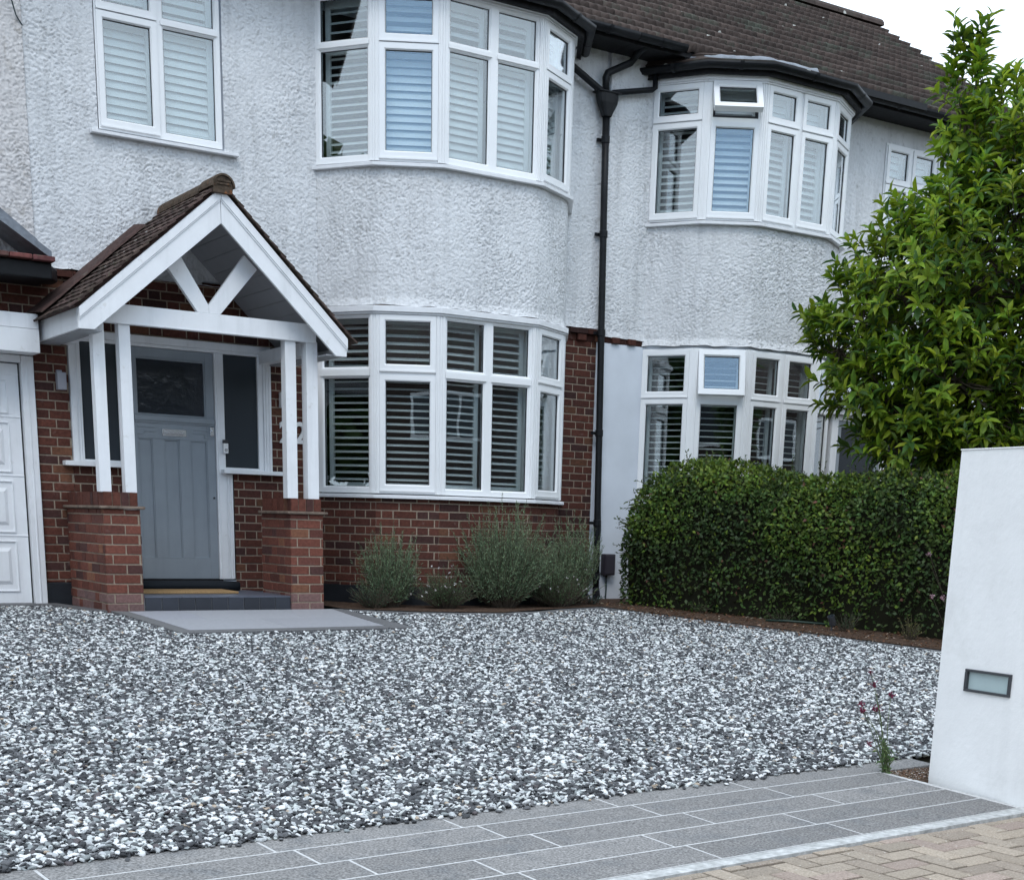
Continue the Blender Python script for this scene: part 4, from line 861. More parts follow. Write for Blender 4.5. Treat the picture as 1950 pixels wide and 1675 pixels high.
# ================================================================== small fittings
t = thing('wall_light', 'small grey box wall light on the brickwork left of the porch', 'wall light', (3.477, 12.9, 1.06))
q = MB(); q.box(3.44, 3.513, 12.79, 12.865, .992, 1.132); q.build('housing', 'greybox', t, bevel=.003); q = MB(); q.box(3.455, 3.498, 12.8651, 12.905, 1.03, 1.155); q.build('bracket', 'greybox', t, bevel=.002)
t = thing('video_doorbell', 'small white and black doorbell on the post right of the front door', 'doorbell', (4.945, 12.87, .60))
q = MB(); q.box(4.921, 4.969, 12.845, 12.872, .545, .632); q.build('body', 'sign', t, bevel=.004); q = MB(); q.box(4.921, 4.969, 12.843, 12.874, .634, .663); q.build('camera_panel', 'gasket', t, bevel=.003)
q = MB(); q.tube([(4.945, 12.846, .575), (4.945, 12.838, .575)], .014, 16); q.build('button', 'chrome', t)
q = MB(); q.box(5.50, 5.56, 12.85, 12.905, .98, 1.118); tag(q.build('door_chime_box', 'sign', None, bevel=.004), 'small white box on the bricks above the house number', 'box')
t = thing('meter_box', 'dark upright plastic box on the white wall beside the black downpipe', 'meter box', (9.33, 12.87, -.42))
q = MB(); q.box(9.258, 9.405, 12.79, 12.872, -.535, -.305); q.build('box', 'meter', t, bevel=.012); q = MB(); q.box(9.27, 9.392, 12.783, 12.790, -.52, -.32); q.build('lid', 'meter', t, bevel=.005)
q = MB(); q.tube([(9.335, 12.86, -.535), (9.34, 12.862, -.65), (9.337, 12.862, BZ)], .009, 6); q.tube([(9.19, 12.86, .50), (9.215, 12.86, .25), (9.235, 12.862, -.05), (9.215, 12.86, -.35), (9.232, 12.86, -.50), (9.30, 12.85, -.545)], .0065, 6); q.build('cable', 'cable', t)
# downpipe
DP = thing('downpipe', 'black rainwater downpipe with a hopper head running down between the two houses', 'drainpipe', (9.14, 12.8, BZ))
q = MB(); q.tube([(9.062, 12.80, 3.99), (9.075, 12.80, 3.2), (9.10, 12.80, 2.0), (9.125, 12.80, .9), (9.145, 12.80, -.1), (9.158, 12.80, BZ+.02)], .036, 16); q.build('pipe', 'black', DP, smooth=True)
q = MB()
for z in (3.78, 2.9, 1.95, .95, .02, -.55):
    x = 9.062+(3.99-z)*.020; q.tube([(x, 12.80, z-.035), (x, 12.80, z-.03), (x, 12.80, z+.03), (x, 12.80, z+.035)], [.037, .043, .043, .037], 16); q.box(x-.07, x+.07, 12.84, 12.862, z-.015, z+.015)
q.build('pipe_collar', 'black', DP)
q = MB(); hw = [(.125, .055, 4.205), (.125, .055, 4.16), (.115, .055, 4.11), (.075, .048, 4.04), (.045, .042, 3.985)]
V = []; 
for a, b, z in hw:
    for k in range(16):
        an = 2*math.pi*k/16; V.append((9.06+a*max(-1, min(1, 1.15*math.cos(an))), 12.79+b*max(-1, min(1, 1.15*math.sin(an))), z))
q.poly(V, [(r*16+k, (r+1)*16+k, (r+1)*16+(k+1) % 16, r*16+(k+1) % 16) for r in range(4) for k in range(16)]+[tuple(range(16))]); q.box(8.925, 9.195, 12.725, 12.86, 4.195, 4.212); q.build('hopper', 'black', DP, bevel=.004)
def bpipe(path, r_=.034): q = MB(); q.tube(path, r_, 12); q.build('branch_pipe', 'black', DP, smooth=True)
bpipe([(8.47, 12.46, 4.60), (8.50, 12.52, 4.52), (8.56, 12.72, 4.47), (8.575, 12.78, 4.42), (8.60, 12.79, 4.38), (8.98, 12.79, 4.21), (9.00, 12.79, 4.18)]); 
bpipe([(9.33, 12.50, 4.62), (9.345, 12.66, 4.60), (9.348, 12.76, 4.55), (9.33, 12.78, 4.52), (9.05, 12.79, 4.38), (9.032, 12.79, 4.34), (9.042, 12.79, 4.18)]); 
bpipe([(9.655, 12.79, 4.47), (9.660, 12.79, 4.35), (9.62, 12.79, 4.325), (9.13, 12.79, 4.215)], .028)
# garden spotlights
def spot(x, y, label, tilt=.5):
    t = thing('garden_spotlight', label, 'spotlight', (x, y, gz(y)), 'garden spotlights along the bed')
    z = gz(y)+.03; q = MB(); q.tube([(x, y, z), (x, y, z+.06)], .008, 8); q.box(x-.03, x+.03, y-.006, y+.006, z+.05, z+.075); q.build('stake', 'darkmetal', t)
    q = MB(); d = Vector((-.4, -.5*tilt, .8)).normalized(); c = Vector((x, y, z+.09)); q.tube([c-d*.05, c-d*.04, c+d*.045, c+d*.05], [.02, .032, .034, .036], 14); q.build('lamp_head', 'darkmetal', t)
    q = MB(); q.tube([c+d*.050, c+d*.053], .028, 14); q.build('lens', 'obscure', t)
spot(8.80, 12.28, 'small black spotlight at the foot of the black downpipe'); spot(9.62, 9.62, 'dark spotlight standing in front of the hedge', .1)

# ================================================================== BOUNDARY WALL
BW = thing('boundary_wall', 'tall white rendered wall at the right edge with a recessed brick light', 'wall', (5.6, 4.3, -1.2))
n_ = 40; c0 = FP(-.055, .640); c0.x = 5.441; c0.y = 4.685; dv = Vector((-.0716, -1, 0)).normalized(); rt = Vector((1, -.0716, 0)).normalized()
def wp(s, o_, z): p = Vector((5.441, 4.685, 0))+dv*s+rt*o_; return Vector((p.x, p.y, z))
q = MB()
LX0, LX1, LZ0, LZ1 = .176, .462, -.722, -.616      # niche for the light
A = [0, LX0, LX1, 1.55]; Zs = [-1.30, LZ0, LZ1, .385]
for i in range(3):
    for j in range(3):
        if i == 1 and j == 1: continue
        q.poly([wp(A[i], 0, Zs[j]), wp(A[i+1], 0, Zs[j]), wp(A[i+1], 0, Zs[j+1]), wp(A[i], 0, Zs[j+1])], [(3, 2, 1, 0)])
q.poly([wp(A[1], 0, LZ0), wp(A[2], 0, LZ0), wp(A[2], 0, LZ1), wp(A[1], 0, LZ1), wp(A[1], .05, LZ0), wp(A[2], .05, LZ0), wp(A[2], .05, LZ1), wp(A[1], .05, LZ1)], [(0, 1, 5, 4), (1, 2, 6, 5), (2, 3, 7, 6), (3, 0, 4, 7), (4, 5, 6, 7)])
T = .24
q.poly([wp(0, 0, -1.3), wp(1.55, 0, -1.3), wp(1.55, T, -1.3), wp(0, T, -1.3), wp(0, 0, .385), wp(1.55, 0, .385), wp(1.55, T, .385), wp(0, T, .385)], [(4, 5, 6, 7), (1, 2, 6, 5), (2, 3, 7, 6), (3, 0, 4, 7)])
w_ = q.build('wall', 'wallwhite', BW); w_.data.validate()
q = MB(); q.hexa([wp(-.004, -.004, .3855), wp(1.555, -.004, .3855), wp(1.555, T+.004, .3855), wp(-.004, T+.004, .3855), wp(-.004, -.004, .392), wp(1.555, -.004, .392), wp(1.555, T+.004, .392), wp(-.004, T+.004, .392)]); q.build('coping', 'wallwhite', BW, bevel=.002)
t = thing('brick_light', 'recessed rectangular light with a dark frame set in the white boundary wall', 'wall light', tuple(wp(.32, 0, -.67)))
q = MB(); 
def wbox(mb, s0, s1, o0, o1, z0, z1): mb.hexa([wp(s0, o0, z0), wp(s1, o0, z0), wp(s1, o1, z0), wp(s0, o1, z0), wp(s0, o0, z1), wp(s1, o0, z1), wp(s1, o1, z1), wp(s0, o1, z1)])
wbox(q, LX0, LX1, -.010, .03, LZ1-.012, LZ1); wbox(q, LX0, LX1, -.010, .03, LZ0, LZ0+.012); wbox(q, LX0, LX0+.016, -.010, .03, LZ0+.012, LZ1-.012); wbox(q, LX1-.016, LX1, -.010, .03, LZ0+.012, LZ1-.012); q.build('frame', 'darkmetal', t, bevel=.002)
q = MB(); wbox(q, LX0+.016, LX1-.016, .006, .02, LZ0+.012, LZ1-.012); q.build('lens', 'frost', t)

# ================================================================== GRAVEL
me = bpy.data.meshes.new('gravel'); sp = .0160
gx = np.arange(-1.2, 9.9, sp); gy = np.arange(4.55, 12.75, sp*.87); X, Y = np.meshgrid(gx, gy); X[1::2] += sp/2
X = X+rng.uniform(-.45, .45, X.shape)*sp; Y = Y+rng.uniform(-.45, .45, Y.shape)*sp; X = X.ravel(); Y = Y.ravel()
def inpoly(x, y, P):
    c = np.zeros(len(x), bool); j = len(P)-1
    for i in range(len(P)):
        xi, yi = P[i]; xj, yj = P[j]
        with np.errstate(divide='ignore', invalid='ignore'): c ^= ((yi > y) != (yj > y)) & (x < (xj-xi)*(y-yi)/(yj-yi+1e-12)+xi)
        j = i
    return c
e0 = FP(-.5, .972); e1 = FP(7.0, .972)
GP = [(e1.x, e1.y), (e0.x, e0.y), (7.2, 5.4), (9.6, 7.4), (9.62, 8.33), (9.36, 9.2), (9.16, 9.73), (9.0, 10.2), (8.76, 10.80), (8.56, 11.40), (8.38, 11.64), (7.97, 11.53), (7.48, 11.33), (7.03, 11.26), (6.6, 11.30), (6.2, 11.39), (5.82, 11.55), (5.62, 11.72), (5.64, 10.43), (5.55, 10.40), (4.5, 10.375), (3.59, 10.36), (3.52, 11.55), (3.33, 11.92), (3.22, 12.6), (-1.0, 12.66)]
k = inpoly(X, Y, GP)&(X > -1.0+.22*(Y-4.5))&(rng.random(len(X)) < .985)
X = X[k]; Y = Y[k]; Zg = np.where(Y < 11.8, -.82-.05*(11.8-Y), -.82)
und = np.array([noise.noise(Vector((a*1.3, b*1.3, 0))) for a, b in zip(X[::50], Y[::50])]).repeat(50)[:len(X)] if len(X) else 0
Z = Zg+.006+rng.uniform(-.006, .009, len(X))
# a few strays on the paving
sx_ = [(1.899, 4.783), (4.575, 4.95), (4.312, 4.914), (2.9, 4.86), (5.1, 5.02)]+[tuple(FP(rng.uniform(0, 4), rng.uniform(.93, .985)).xy) for _ in range(90)]
X = np.concatenate([X, [a for a, b in sx_]]); Y = np.concatenate([Y, [b for a, b in sx_]]); Z = np.concatenate([Z, [gz(b)+.006 for a, b in sx_]])
perm = rng.permutation(len(X)); X, Y, Z = X[perm], Y[perm], Z[perm]; n = len(X)
me.vertices.add(n); me.vertices.foreach_set('co', np.stack([X, Y, Z], 1).astype(np.float32).ravel())
a = me.attributes.new('rot', 'FLOAT_VECTOR', 'POINT'); a.data.foreach_set('vector', np.stack([rng.normal(0, .36, n), rng.normal(0, .36, n), rng.uniform(0, 6.28, n)], 1).astype(np.float32).ravel())
a = me.attributes.new('scl', 'FLOAT_VECTOR', 'POINT'); s = np.exp(np.clip(rng.normal(0, .27, n), -.6, .48)); a.data.foreach_set('vector', (np.stack([.0128*rng.uniform(.8, 1.2, n), .0090*rng.uniform(.85, 1.15, n), .0058*rng.uniform(.7, 1.3, n)], 1)*s[:, None]).astype(np.float32).ravel())
gv = bpy.data.objects.new('gravel', me); COL.objects.link(gv); gv['kind'] = 'stuff'; gv['label'] = 'white, grey and black chippings covering the driveway'
pm = bpy.data.materials.new('chipping'); pm.use_nodes = True; t = pm.node_tree; b = t.nodes['Principled BSDF']; b.inputs['Roughness'].default_value = .7
oi = N(t, 'ShaderNodeObjectInfo'); cr = N(t, 'ShaderNodeValToRGB'); cr.color_ramp.interpolation = 'CONSTANT'; E_ = cr.color_ramp.elements; E_[0].color = (.035, .037, .042, 1); E_[0].position = 0; E_[1].position = .22; E_[1].color = (.072, .075, .082, 1)
for p_, c_ in ((.40, (.10, .102, .11, 1)), (.50, (.17, .172, .18, 1)), (.57, (.27, .295, .30, 1)), (.64, (.48, .50, .51, 1)), (.73, (.76, .77, .775, 1)), (.89, (.58, .61, .60, 1)), (.965, (.10, .085, .09, 1)), (.985, (.42, .34, .26, 1))):
    e_ = E_.new(p_); e_.color = c_
g_ = N(t, 'ShaderNodeNewGeometry'); nn = N(t, 'ShaderNodeTexNoise'); nn.inputs['Scale'].default_value = 160; mr = N(t, 'ShaderNodeMapRange'); mr.inputs[3].default_value = .72; mr.inputs[4].default_value = 1.2; mm = N(t, 'ShaderNodeMix', data_type='RGBA', blend_type='MULTIPLY'); mm.inputs[0].default_value = 1
t.links.new(g_.outputs['Position'], nn.inputs['Vector']); t.links.new(nn.outputs[0], mr.inputs[0]); t.links.new(oi.outputs['Random'], cr.inputs[0]); t.links.new(cr.outputs[0], mm.inputs[6]); t.links.new(mr.outputs[0], mm.inputs[7]); t.links.new(mm.outputs[2], b.inputs['Base Color'])
vc = bpy.data.collections.new('chipping_shapes')
import bmesh
for v in range(7):
    bmx = bmesh.new(); bmesh.ops.create_icosphere(bmx, subdivisions=2, radius=1)
    for vv in bmx.verts:
        c = vv.co.copy(); f1 = noise.noise(c*1.5+Vector((v*9.1, 0, 0))); vv.co = c*(1+.62*f1+.20*noise.noise(c*3+Vector((0, v*5.3, 0)))); vv.co.z = max(min(vv.co.z, .8), -.8)
    m2 = bpy.data.meshes.new('chipping'); bmx.to_mesh(m2); bmx.free(); m2.polygons.foreach_set('use_smooth', [True]*len(m2.polygons)); m2.materials.append(pm); vc.objects.link(bpy.data.objects.new('chipping', m2))
ng = bpy.data.node_groups.new('scatter', 'GeometryNodeTree'); ng.interface.new_socket('Geometry', in_out='INPUT', socket_type='NodeSocketGeometry'); ng.interface.new_socket('Geometry', in_out='OUTPUT', socket_type='NodeSocketGeometry')
gi = ng.nodes.new('NodeGroupInput'); go = ng.nodes.new('NodeGroupOutput'); ip = ng.nodes.new('GeometryNodeInstanceOnPoints'); ci = ng.nodes.new('GeometryNodeCollectionInfo'); ci.inputs['Collection'].default_value = vc; ci.inputs['Separate Children'].default_value = True; ci.inputs['Reset Children'].default_value = True
ar = ng.nodes.new('GeometryNodeInputNamedAttribute'); ar.data_type = 'FLOAT_VECTOR'; ar.inputs[0].default_value = 'rot'; asc = ng.nodes.new('GeometryNodeInputNamedAttribute'); asc.data_type = 'FLOAT_VECTOR'; asc.inputs[0].default_value = 'scl'
mpn = ng.nodes.new('GeometryNodeMeshToPoints')
ng.links.new(gi.outputs[0], ip.inputs['Points']); ng.links.new(ci.outputs[0], ip.inputs['Instance']); ip.inputs['Pick Instance'].default_value = True
ng.links.new(ar.outputs[0], ip.inputs['Rotation']); ng.links.new(asc.outputs[0], ip.inputs['Scale']); ng.links.new(ip.outputs[0], go.inputs[0])
gm = gv.modifiers.new('scatter', 'NODES'); gm.node_group = ng

# ================================================================== PLANTS
def leaves(P, D, Nn, ln, wd, col, droop=.25, fold=.18, big=True):
    """P base points, D directions, Nn face normals, ln/wd arrays; returns V, faces, colours"""
    D = D/np.linalg.norm(D, axis=1, keepdims=True); Nn = Nn-D*(Nn*D).sum(1, keepdims=True); Nn /= np.linalg.norm(Nn, axis=1, keepdims=True)+1e-9; Sd = np.cross(D, Nn); n = len(P)
    def pt(t, s, h): return P+D*(ln*t)[:, None]+Sd*(wd*s)[:, None]+Nn*(ln*h)[:, None]
    if big:
        V = np.stack([pt(0, 0, 0), pt(.3, -.42, .02+fold*.2-.0), pt(.3, 0, .0), pt(.3, .42, .02+fold*.2), pt(.68, -.40, -droop*.35+fold*.2), pt(.68, 0, -droop*.42), pt(.68, .40, -droop*.35+fold*.2), pt(1, 0, -droop)], 1)
        tri = np.array([[0, 2, 1], [0, 3, 2], [4, 5, 7], [5, 6, 7]]); quad = np.array([[1, 2, 5, 4], [2, 3, 6, 5]]); m = 8
    else:
        V = np.stack([pt(0, 0, 0), pt(.45, -.5, fold*.3), pt(.45, 0, 0), pt(.45, .5, fold*.3), pt(1, 0, -droop)], 1)
        tri = np.array([[0, 2, 1], [0, 3, 2], [1, 2, 4], [2, 3, 4]]); quad = None; m = 5
    o = (np.arange(n)*m)[:, None, None]
    return V.reshape(-1, 3), (tri[None]+o).reshape(-1, 3), (None if quad is None else (quad[None]+o).reshape(-1, 4)), np.repeat(col, m, 0)
def leaf_obj(name, mat_, parent, *a, **k):
    V, T, Q, C = leaves(*a, **k); return np_mesh(name, V, [T] if Q is None else [T, Q], mat_, parent, C)
def unit(n):
    v = rng.normal(size=(n, 3)); return v/np.linalg.norm(v, axis=1, keepdims=True)
def lcol(n, base, v=.25, hue=.15):
    c = np.array(base)[None]*rng.uniform(1-v, 1+v, (n, 1)); c = c*(1+rng.uniform(-hue, hue, (n, 3))*[1, .3, .6]); return c
# hedge -----------------------------------------------------------
HC = [Vector((9.36, 11.85, 0)), Vector((9.68, 11.25, 0)), Vector((10.12, 10.3, 0)), Vector((10.55, 9.3, 0)), Vector((10.95, 8.2, 0)), Vector((11.3, 7.0, 0))]
HG = thing('hedge', 'long clipped dark green hedge along the right side of the gravel', 'hedge', (10.0, 10.5, gz(10.5)))
segs = [(a, b, (b-a).length) for a, b in zip(HC, HC[1:])]; Lh = sum(s[2] for s in segs)
def hedge_pt(u):
    for a, b, l in segs:
        if u <= l or b is HC[-1]: d = (b-a).normalized(); return a+d*u, Vector((d.y, -d.x, 0)), d
        u -= l
ZT, ZB = .56, -.95
def hprof(phi, u):
    """phi 0..1 runs front foot -> top -> back foot; returns (offset, z) rounded section"""
    endk = min(1, max(.0, u+.42)/.65); endk = math.sqrt(max(0, 1-(1-endk)**2))
    bul = 1+.24*noise.noise(Vector((u*1.1, phi*3, 0)))+.09*noise.noise(Vector((u*3, phi*9, 5)))
    t = phi*math.pi; cx = math.cos(t); sx = math.sin(t); e = .55
    ox = math.copysign(abs(cx)**e, cx)*.56*bul*endk*(.70+.30*min(1, phi/.2)); top = ZT-.04+.10*math.exp(-((u-.55)/.55)**2)-.07*math.exp(-((u-1.6)/.4)**2)+.10*noise.noise(Vector((u*1.25, 7, 0)))+.05*noise.noise(Vector((u*3.1, phi*4, 9))); h = abs(sx)**.62
    return ox, ZB+(top-ZB)*h*(.35+.65*endk)
n = 34000; U = rng.uniform(-.42, Lh, n); PH = rng.beta(1.05, 1.5, n)*.80; P = np.zeros((n, 3)); D = np.zeros((n, 3)); NN = np.zeros((n, 3))
for i in range(n):
    u = U[i]; c, sd_, d = hedge_pt(max(u, 0)); c = c+d*min(u, 0); ox, z = hprof(PH[i], u); ox2, z2 = hprof(PH[i]+.01, u); tn = Vector((sd_*(ox2-ox))+Vector((0, 0, z2-z))); 
    nr = d.cross(tn) if True else d
    nr.normalize()
    q_ = c+sd_*ox+Vector((0, 0, z)); out_ = (q_-(c+Vector((0, 0, -.35)))).normalized()
    if nr.dot(out_) < 0: nr = -nr
    if u < 0: nr = (nr-d*.9).normalized()
    dep = rng.exponential(.06); q_ = q_-nr*(dep-.05); P[i] = q_; NN[i] = nr
D = NN*.55+unit(n)*.9+np.array([0, 0, .15]); Nl = NN*.8+unit(n)*.8+np.array([0, 0, .5])
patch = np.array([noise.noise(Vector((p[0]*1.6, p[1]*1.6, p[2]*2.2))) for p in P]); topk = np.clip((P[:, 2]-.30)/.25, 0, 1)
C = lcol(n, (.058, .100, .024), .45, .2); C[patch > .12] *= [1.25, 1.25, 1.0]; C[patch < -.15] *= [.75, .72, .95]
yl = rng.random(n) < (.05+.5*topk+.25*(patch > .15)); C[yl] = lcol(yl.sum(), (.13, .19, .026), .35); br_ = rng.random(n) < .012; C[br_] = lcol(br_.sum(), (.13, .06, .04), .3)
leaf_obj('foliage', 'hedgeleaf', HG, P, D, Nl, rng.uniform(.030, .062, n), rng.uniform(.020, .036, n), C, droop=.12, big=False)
# dark inner mass and stems
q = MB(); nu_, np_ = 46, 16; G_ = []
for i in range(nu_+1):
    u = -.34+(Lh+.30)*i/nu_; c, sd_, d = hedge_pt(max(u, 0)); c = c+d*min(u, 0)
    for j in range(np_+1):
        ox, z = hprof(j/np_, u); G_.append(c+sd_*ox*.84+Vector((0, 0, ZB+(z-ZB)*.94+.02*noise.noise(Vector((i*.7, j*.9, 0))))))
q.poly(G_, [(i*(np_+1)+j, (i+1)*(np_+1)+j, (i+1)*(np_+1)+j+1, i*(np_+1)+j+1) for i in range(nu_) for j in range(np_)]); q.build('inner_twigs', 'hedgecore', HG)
# wispy shoots at the house end
q = MB(); PP = []; DD = []
for k in range(90):
    u = random.uniform(-.40, .1) if k < 24 else random.uniform(0, 4.8); c, sd_, d = hedge_pt(max(u, 0)); c = c+d*min(u, 0); ox, z = hprof(random.uniform(.12, .45) if k < 24 else random.uniform(.35, .5), u); a = c+sd_*ox+Vector((0, 0, z))
    o_ = (-d*.9-sd_*.0+Vector((random.uniform(-.7, .1), 0, random.uniform(-.4, .7)))) if k < 24 else Vector((random.uniform(-.3, .3), random.uniform(-.3, .3), 1)); o_.normalize(); Ls_ = random.uniform(.08, .20)
    q.tube([a, a+o_*Ls_*.6+Vector((0, 0, .01)), a+o_*Ls_], [.003, .002, .001], 4)
    for m_ in range(9): PP.append(a+o_*Ls_*(m_+1)/9); DD.append((o_+Vector((random.uniform(-1, 1), random.uniform(-1, 1), random.uniform(-.6, 1)))).normalized())
q.build('shoots', 'bark', HG); PP = np.array(PP); m_ = len(PP); leaf_obj('shoot_leaves', 'hedgeleaf', HG, PP, np.array(DD), unit(m_)+[0, 0, 1], rng.uniform(.025, .045, m_), rng.uniform(.014, .022, m_), lcol(m_, (.06, .10, .025), .3), big=False)
# tree ------------------------------------------------------------
TR = thing('tree', 'leafy green tree with long glossy leaves rising above the hedge at the right edge', 'tree', (11.12, 9.97, gz(9.97)))
ax = Vector((11.12, 9.97, 0)); lf = Vector((-.63, .777, 0)); bk_ = Vector((.777, .63, 0))
blobs = [(.15, -.45, .78, .55, .4, .26), (-.5, -.5, .72, .6, .45, .28), (-.45, 0, 3.55, .34, .4, .42), (-1.3, -.1, 3.3, .6, .6, .55), (.2, -.1, 2.75, .3, .4, .25), (0, 0, 2.1, .9, 1.1, 1.1), (-.8, 0, 2.2, 1.0, 1.1, 1.3), (-.75, 0, 3.1, .65, .8, .65), (-.14, 0, 3.1, .34, .5, .7), (-.04, 0, 3.75, .20, .26, .55), (.46, 0, 2.40, .46, .5, .32), (.75, -.1, 1.95, .42, .5, .38), (.95, -.1, 1.72, .26, .3, .2), (.45, -.3, 1.3, .6, .6, .4), (-.2, -.5, 1.4, .8, .6, .5), (-.1, -.2, .98, .7, .7, .35), (-.9, -.3, .98, .8, .7, .4), (-1.4, -.2, 1.9, .8, .9, .9)]
q = MB(); base = ax+Vector((0, 0, gz(9.35)-.1)); trunk = [base, base+Vector((.03, .02, .6)), base+Vector((-.03, 0, 1.3)), ax+Vector((.02, 0, 1.1)), ax+Vector((0, 0, 2.2)), ax+Vector((-.03, .02, 3.0)), ax+Vector((0, 0, 3.9))]
q.tube(trunk, [.095, .085, .075, .060, .036, .016, .005], 10)
tips = []
for (l, b_, z, rl, rb, rz) in blobs:
    c = ax+lf*l+bk_*b_+Vector((0, 0, z)); s_ = max(.9, z-.9-.3*abs(l)); st_ = ax+Vector((0, 0, min(s_, 3.6)))
    mid = st_.lerp(c, .5)+Vector((random.uniform(-.08, .08), random.uniform(-.08, .08), .02)); q.tube([st_, mid, c], [.036, .026, .016], 7)
    nb = int(10+60*rl*rb*rz)
    for k in range(nb):
        v = Vector(unit(1)[0]); e = c+lf*(v.x*rl*.72)+bk_*(v.y*rb*.72)+Vector((0, 0, v.z*rz*.72)); m1 = c.lerp(e, .5)+Vector((0, 0, -.03)); q.tube([c, m1, e], [.012, .008, .005], 5, caps=False); tips.append((e, (e-c).normalized()))
q.build('trunk', 'bark', TR)
PP, DD, NNs, CC, LL = [], [], [], [], []; tw = MB()
def shoot(e, o_, ln_, nl, tone, droop_=0):
    e2 = e+o_*ln_; tw.tube([e, e.lerp(e2, .5)+Vector((0, 0, .006)), e2], [.0045, .0035, .002], 4, caps=False)
    a0 = random.uniform(0, 6.28); s1 = o_.cross(Vector((0, 0, 1))) if abs(o_.z) < .9 else o_.cross(Vector((1, 0, 0))); s1.normalize(); s2 = o_.cross(s1)
    for m in range(nl):
        t_ = .12+.88*(m+.5)/nl; an = a0+m*2.4; rad = s1*math.cos(an)+s2*math.sin(an); spread = 1.25-.75*t_
        d = (o_*(1.05-spread*.45)+rad*spread).normalized(); p_ = e.lerp(e2, t_)
        PP.append(p_); DD.append(d); NNs.append((o_*.8-rad*.25+Vector((0, 0, .9)))); LL.append(random.uniform(.085, .165)*(1.08-.3*(t_ > .9)))
        r = random.random(); c = (.205, .295, .02) if r < .42 else (.125, .215, .02) if r < .78 else (.055, .12, .024); k = tone*random.uniform(.75, 1.25); CC.append((c[0]*k*random.uniform(.85, 1.2), c[1]*k, c[2]*k))
for (l, b_, z, rl, rb, rz) in blobs:
    c = ax+lf*l+bk_*b_+Vector((0, 0, z)); ns = int(118*((rl*rb+rb*rz+rl*rz)/1.0)**.9)+14
    for k in range(ns):
        v = unit(1)[0]; v[2] = v[2]*.9+.1; rr = random.uniform(.70, 1.12) if random.random() < .8 else random.uniform(.3, .75)
        if noise.noise(c*1.3+Vector(v)*1.6) < -.12: continue
        vv = lf*(v[0]*rl)+bk_*(v[1]*rb)+Vector((0, 0, v[2]*rz)); e = c+vv*rr*.86
        o_ = (vv.normalized()*.8+Vector((0, 0, .45))+Vector(unit(1)[0])*.35).normalized()
        clump = 1+.35*noise.noise(e*1.7)
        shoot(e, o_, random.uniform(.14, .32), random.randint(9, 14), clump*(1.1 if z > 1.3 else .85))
for k in range(16):   # tall wands at the top and sprays at the left
    b_ = ax+lf*random.uniform(-.16, .14)+Vector((0, 0, random.uniform(3.95, 4.3))); shoot(b_, Vector((random.uniform(-.22, .22), random.uniform(-.2, .2), 1)).normalized(), random.uniform(.20, .38), random.randint(6, 9), .9)
for k in range(14):
    b_ = ax+lf*random.uniform(.85, 1.15)+Vector((0, -.1, random.uniform(1.55, 2.0))); shoot(b_, (lf+Vector((0, 0, random.uniform(-.1, .6)))).normalized(), random.uniform(.1, .2), 11, 1.1)
tw.build('twigs', 'bark', TR); PP = np.array(PP); LL = np.array(LL)
leaf_obj('crown', 'leaf', TR, PP, np.array(DD), np.array(NNs), LL, LL*rng.uniform(.34, .44, len(LL)), np.array(CC), droop=.22, fold=.5)
print('tree leaves', len(PP))
# herbs under the bay ----------------------------------------------
def herb(x, y, rx, h, nst, label, group, flower=None, col=(.175, .25, .14), blade=.05, name='lavender_bush'):
    t = thing(name, label, 'shrub', (x, y, gz(y)), group); z0 = gz(y)+.02; q = MB(); P, D, L_ = [], [], []; FPp = []
    for k in range(nst):
        an = random.uniform(0, 6.28); r = rx*math.sqrt(random.random()); lean = r/rx; b = Vector((x+.25*r*math.cos(an), y+.25*r*math.sin(an)*.8, z0)); hh = h*(random.uniform(.35, .95) if random.random() < .8 else random.uniform(.9, 1.18))*(1-.30*lean*lean)
        rr_ = r*random.uniform(.75, 1.25); tip = Vector((x+rr_*math.cos(an), y+rr_*math.sin(an)*.75, z0+hh))+Vector((random.uniform(-.03, .03), 0, 0)); mid = b.lerp(tip, .5)+Vector((.10*r*math.cos(an), 0, .02)); q.tube([b, mid, tip], [.0035, .0025, .0012], 4, caps=False)
        n_ = int(hh/.013)
        for m in range(n_):
            s = .18+.82*m/n_; p = (b.lerp(mid, s*2) if s < .5 else mid.lerp(tip, s*2-1)); P.append(p); ax_ = (tip-b).normalized(); D.append((ax_*random.uniform(.6, 1.3)+Vector(unit(1)[0])*.75)); L_.append(blade*random.uniform(.6, 1.1)*(1.1-.5*s))
        if flower and random.random() < flower[1]: FPp.append(tip)
    q.build('stems', 'bark', t); P = np.array(P); m_ = len(P); leaf_obj('foliage', 'herb', t, P, np.array(D), unit(m_)+[0, -.4, .4], np.array(L_), np.array(L_)*flower_w(blade), lcol(m_, col, .35, .12), droop=.1, big=False)
    if FPp:
        m_ = len(FPp)*7; P = np.repeat(np.array(FPp), 7, 0)+rng.normal(0, .004, (m_, 3)); leaf_obj('flowers', 'petal', t, P, unit(m_)+[0, 0, .5], unit(m_), rng.uniform(.008, .016, m_), rng.uniform(.007, .012, m_), lcol(m_, flower[0], .2, .05), big=False)
    return t
def flower_w(b): return .20 if b > .03 else .42
gl_ = 'grey green shrubs under the bay window'
herb(6.20, 12.0, .34, .70, 260, 'grey green lavender bush left of the others under the bay, next to the porch pier', gl_)
herb(7.34, 11.80, .50, .92, 460, 'tallest and widest grey green bush in the middle under the bay window', gl_)
herb(8.32, 12.05, .36, .84, 260, 'upright grey green bush at the right end of the bay beside the downpipe', gl_)
herb(7.93, 11.9, .32, .62, 180, 'thin grey green bush between the middle and right bushes under the bay', gl_)
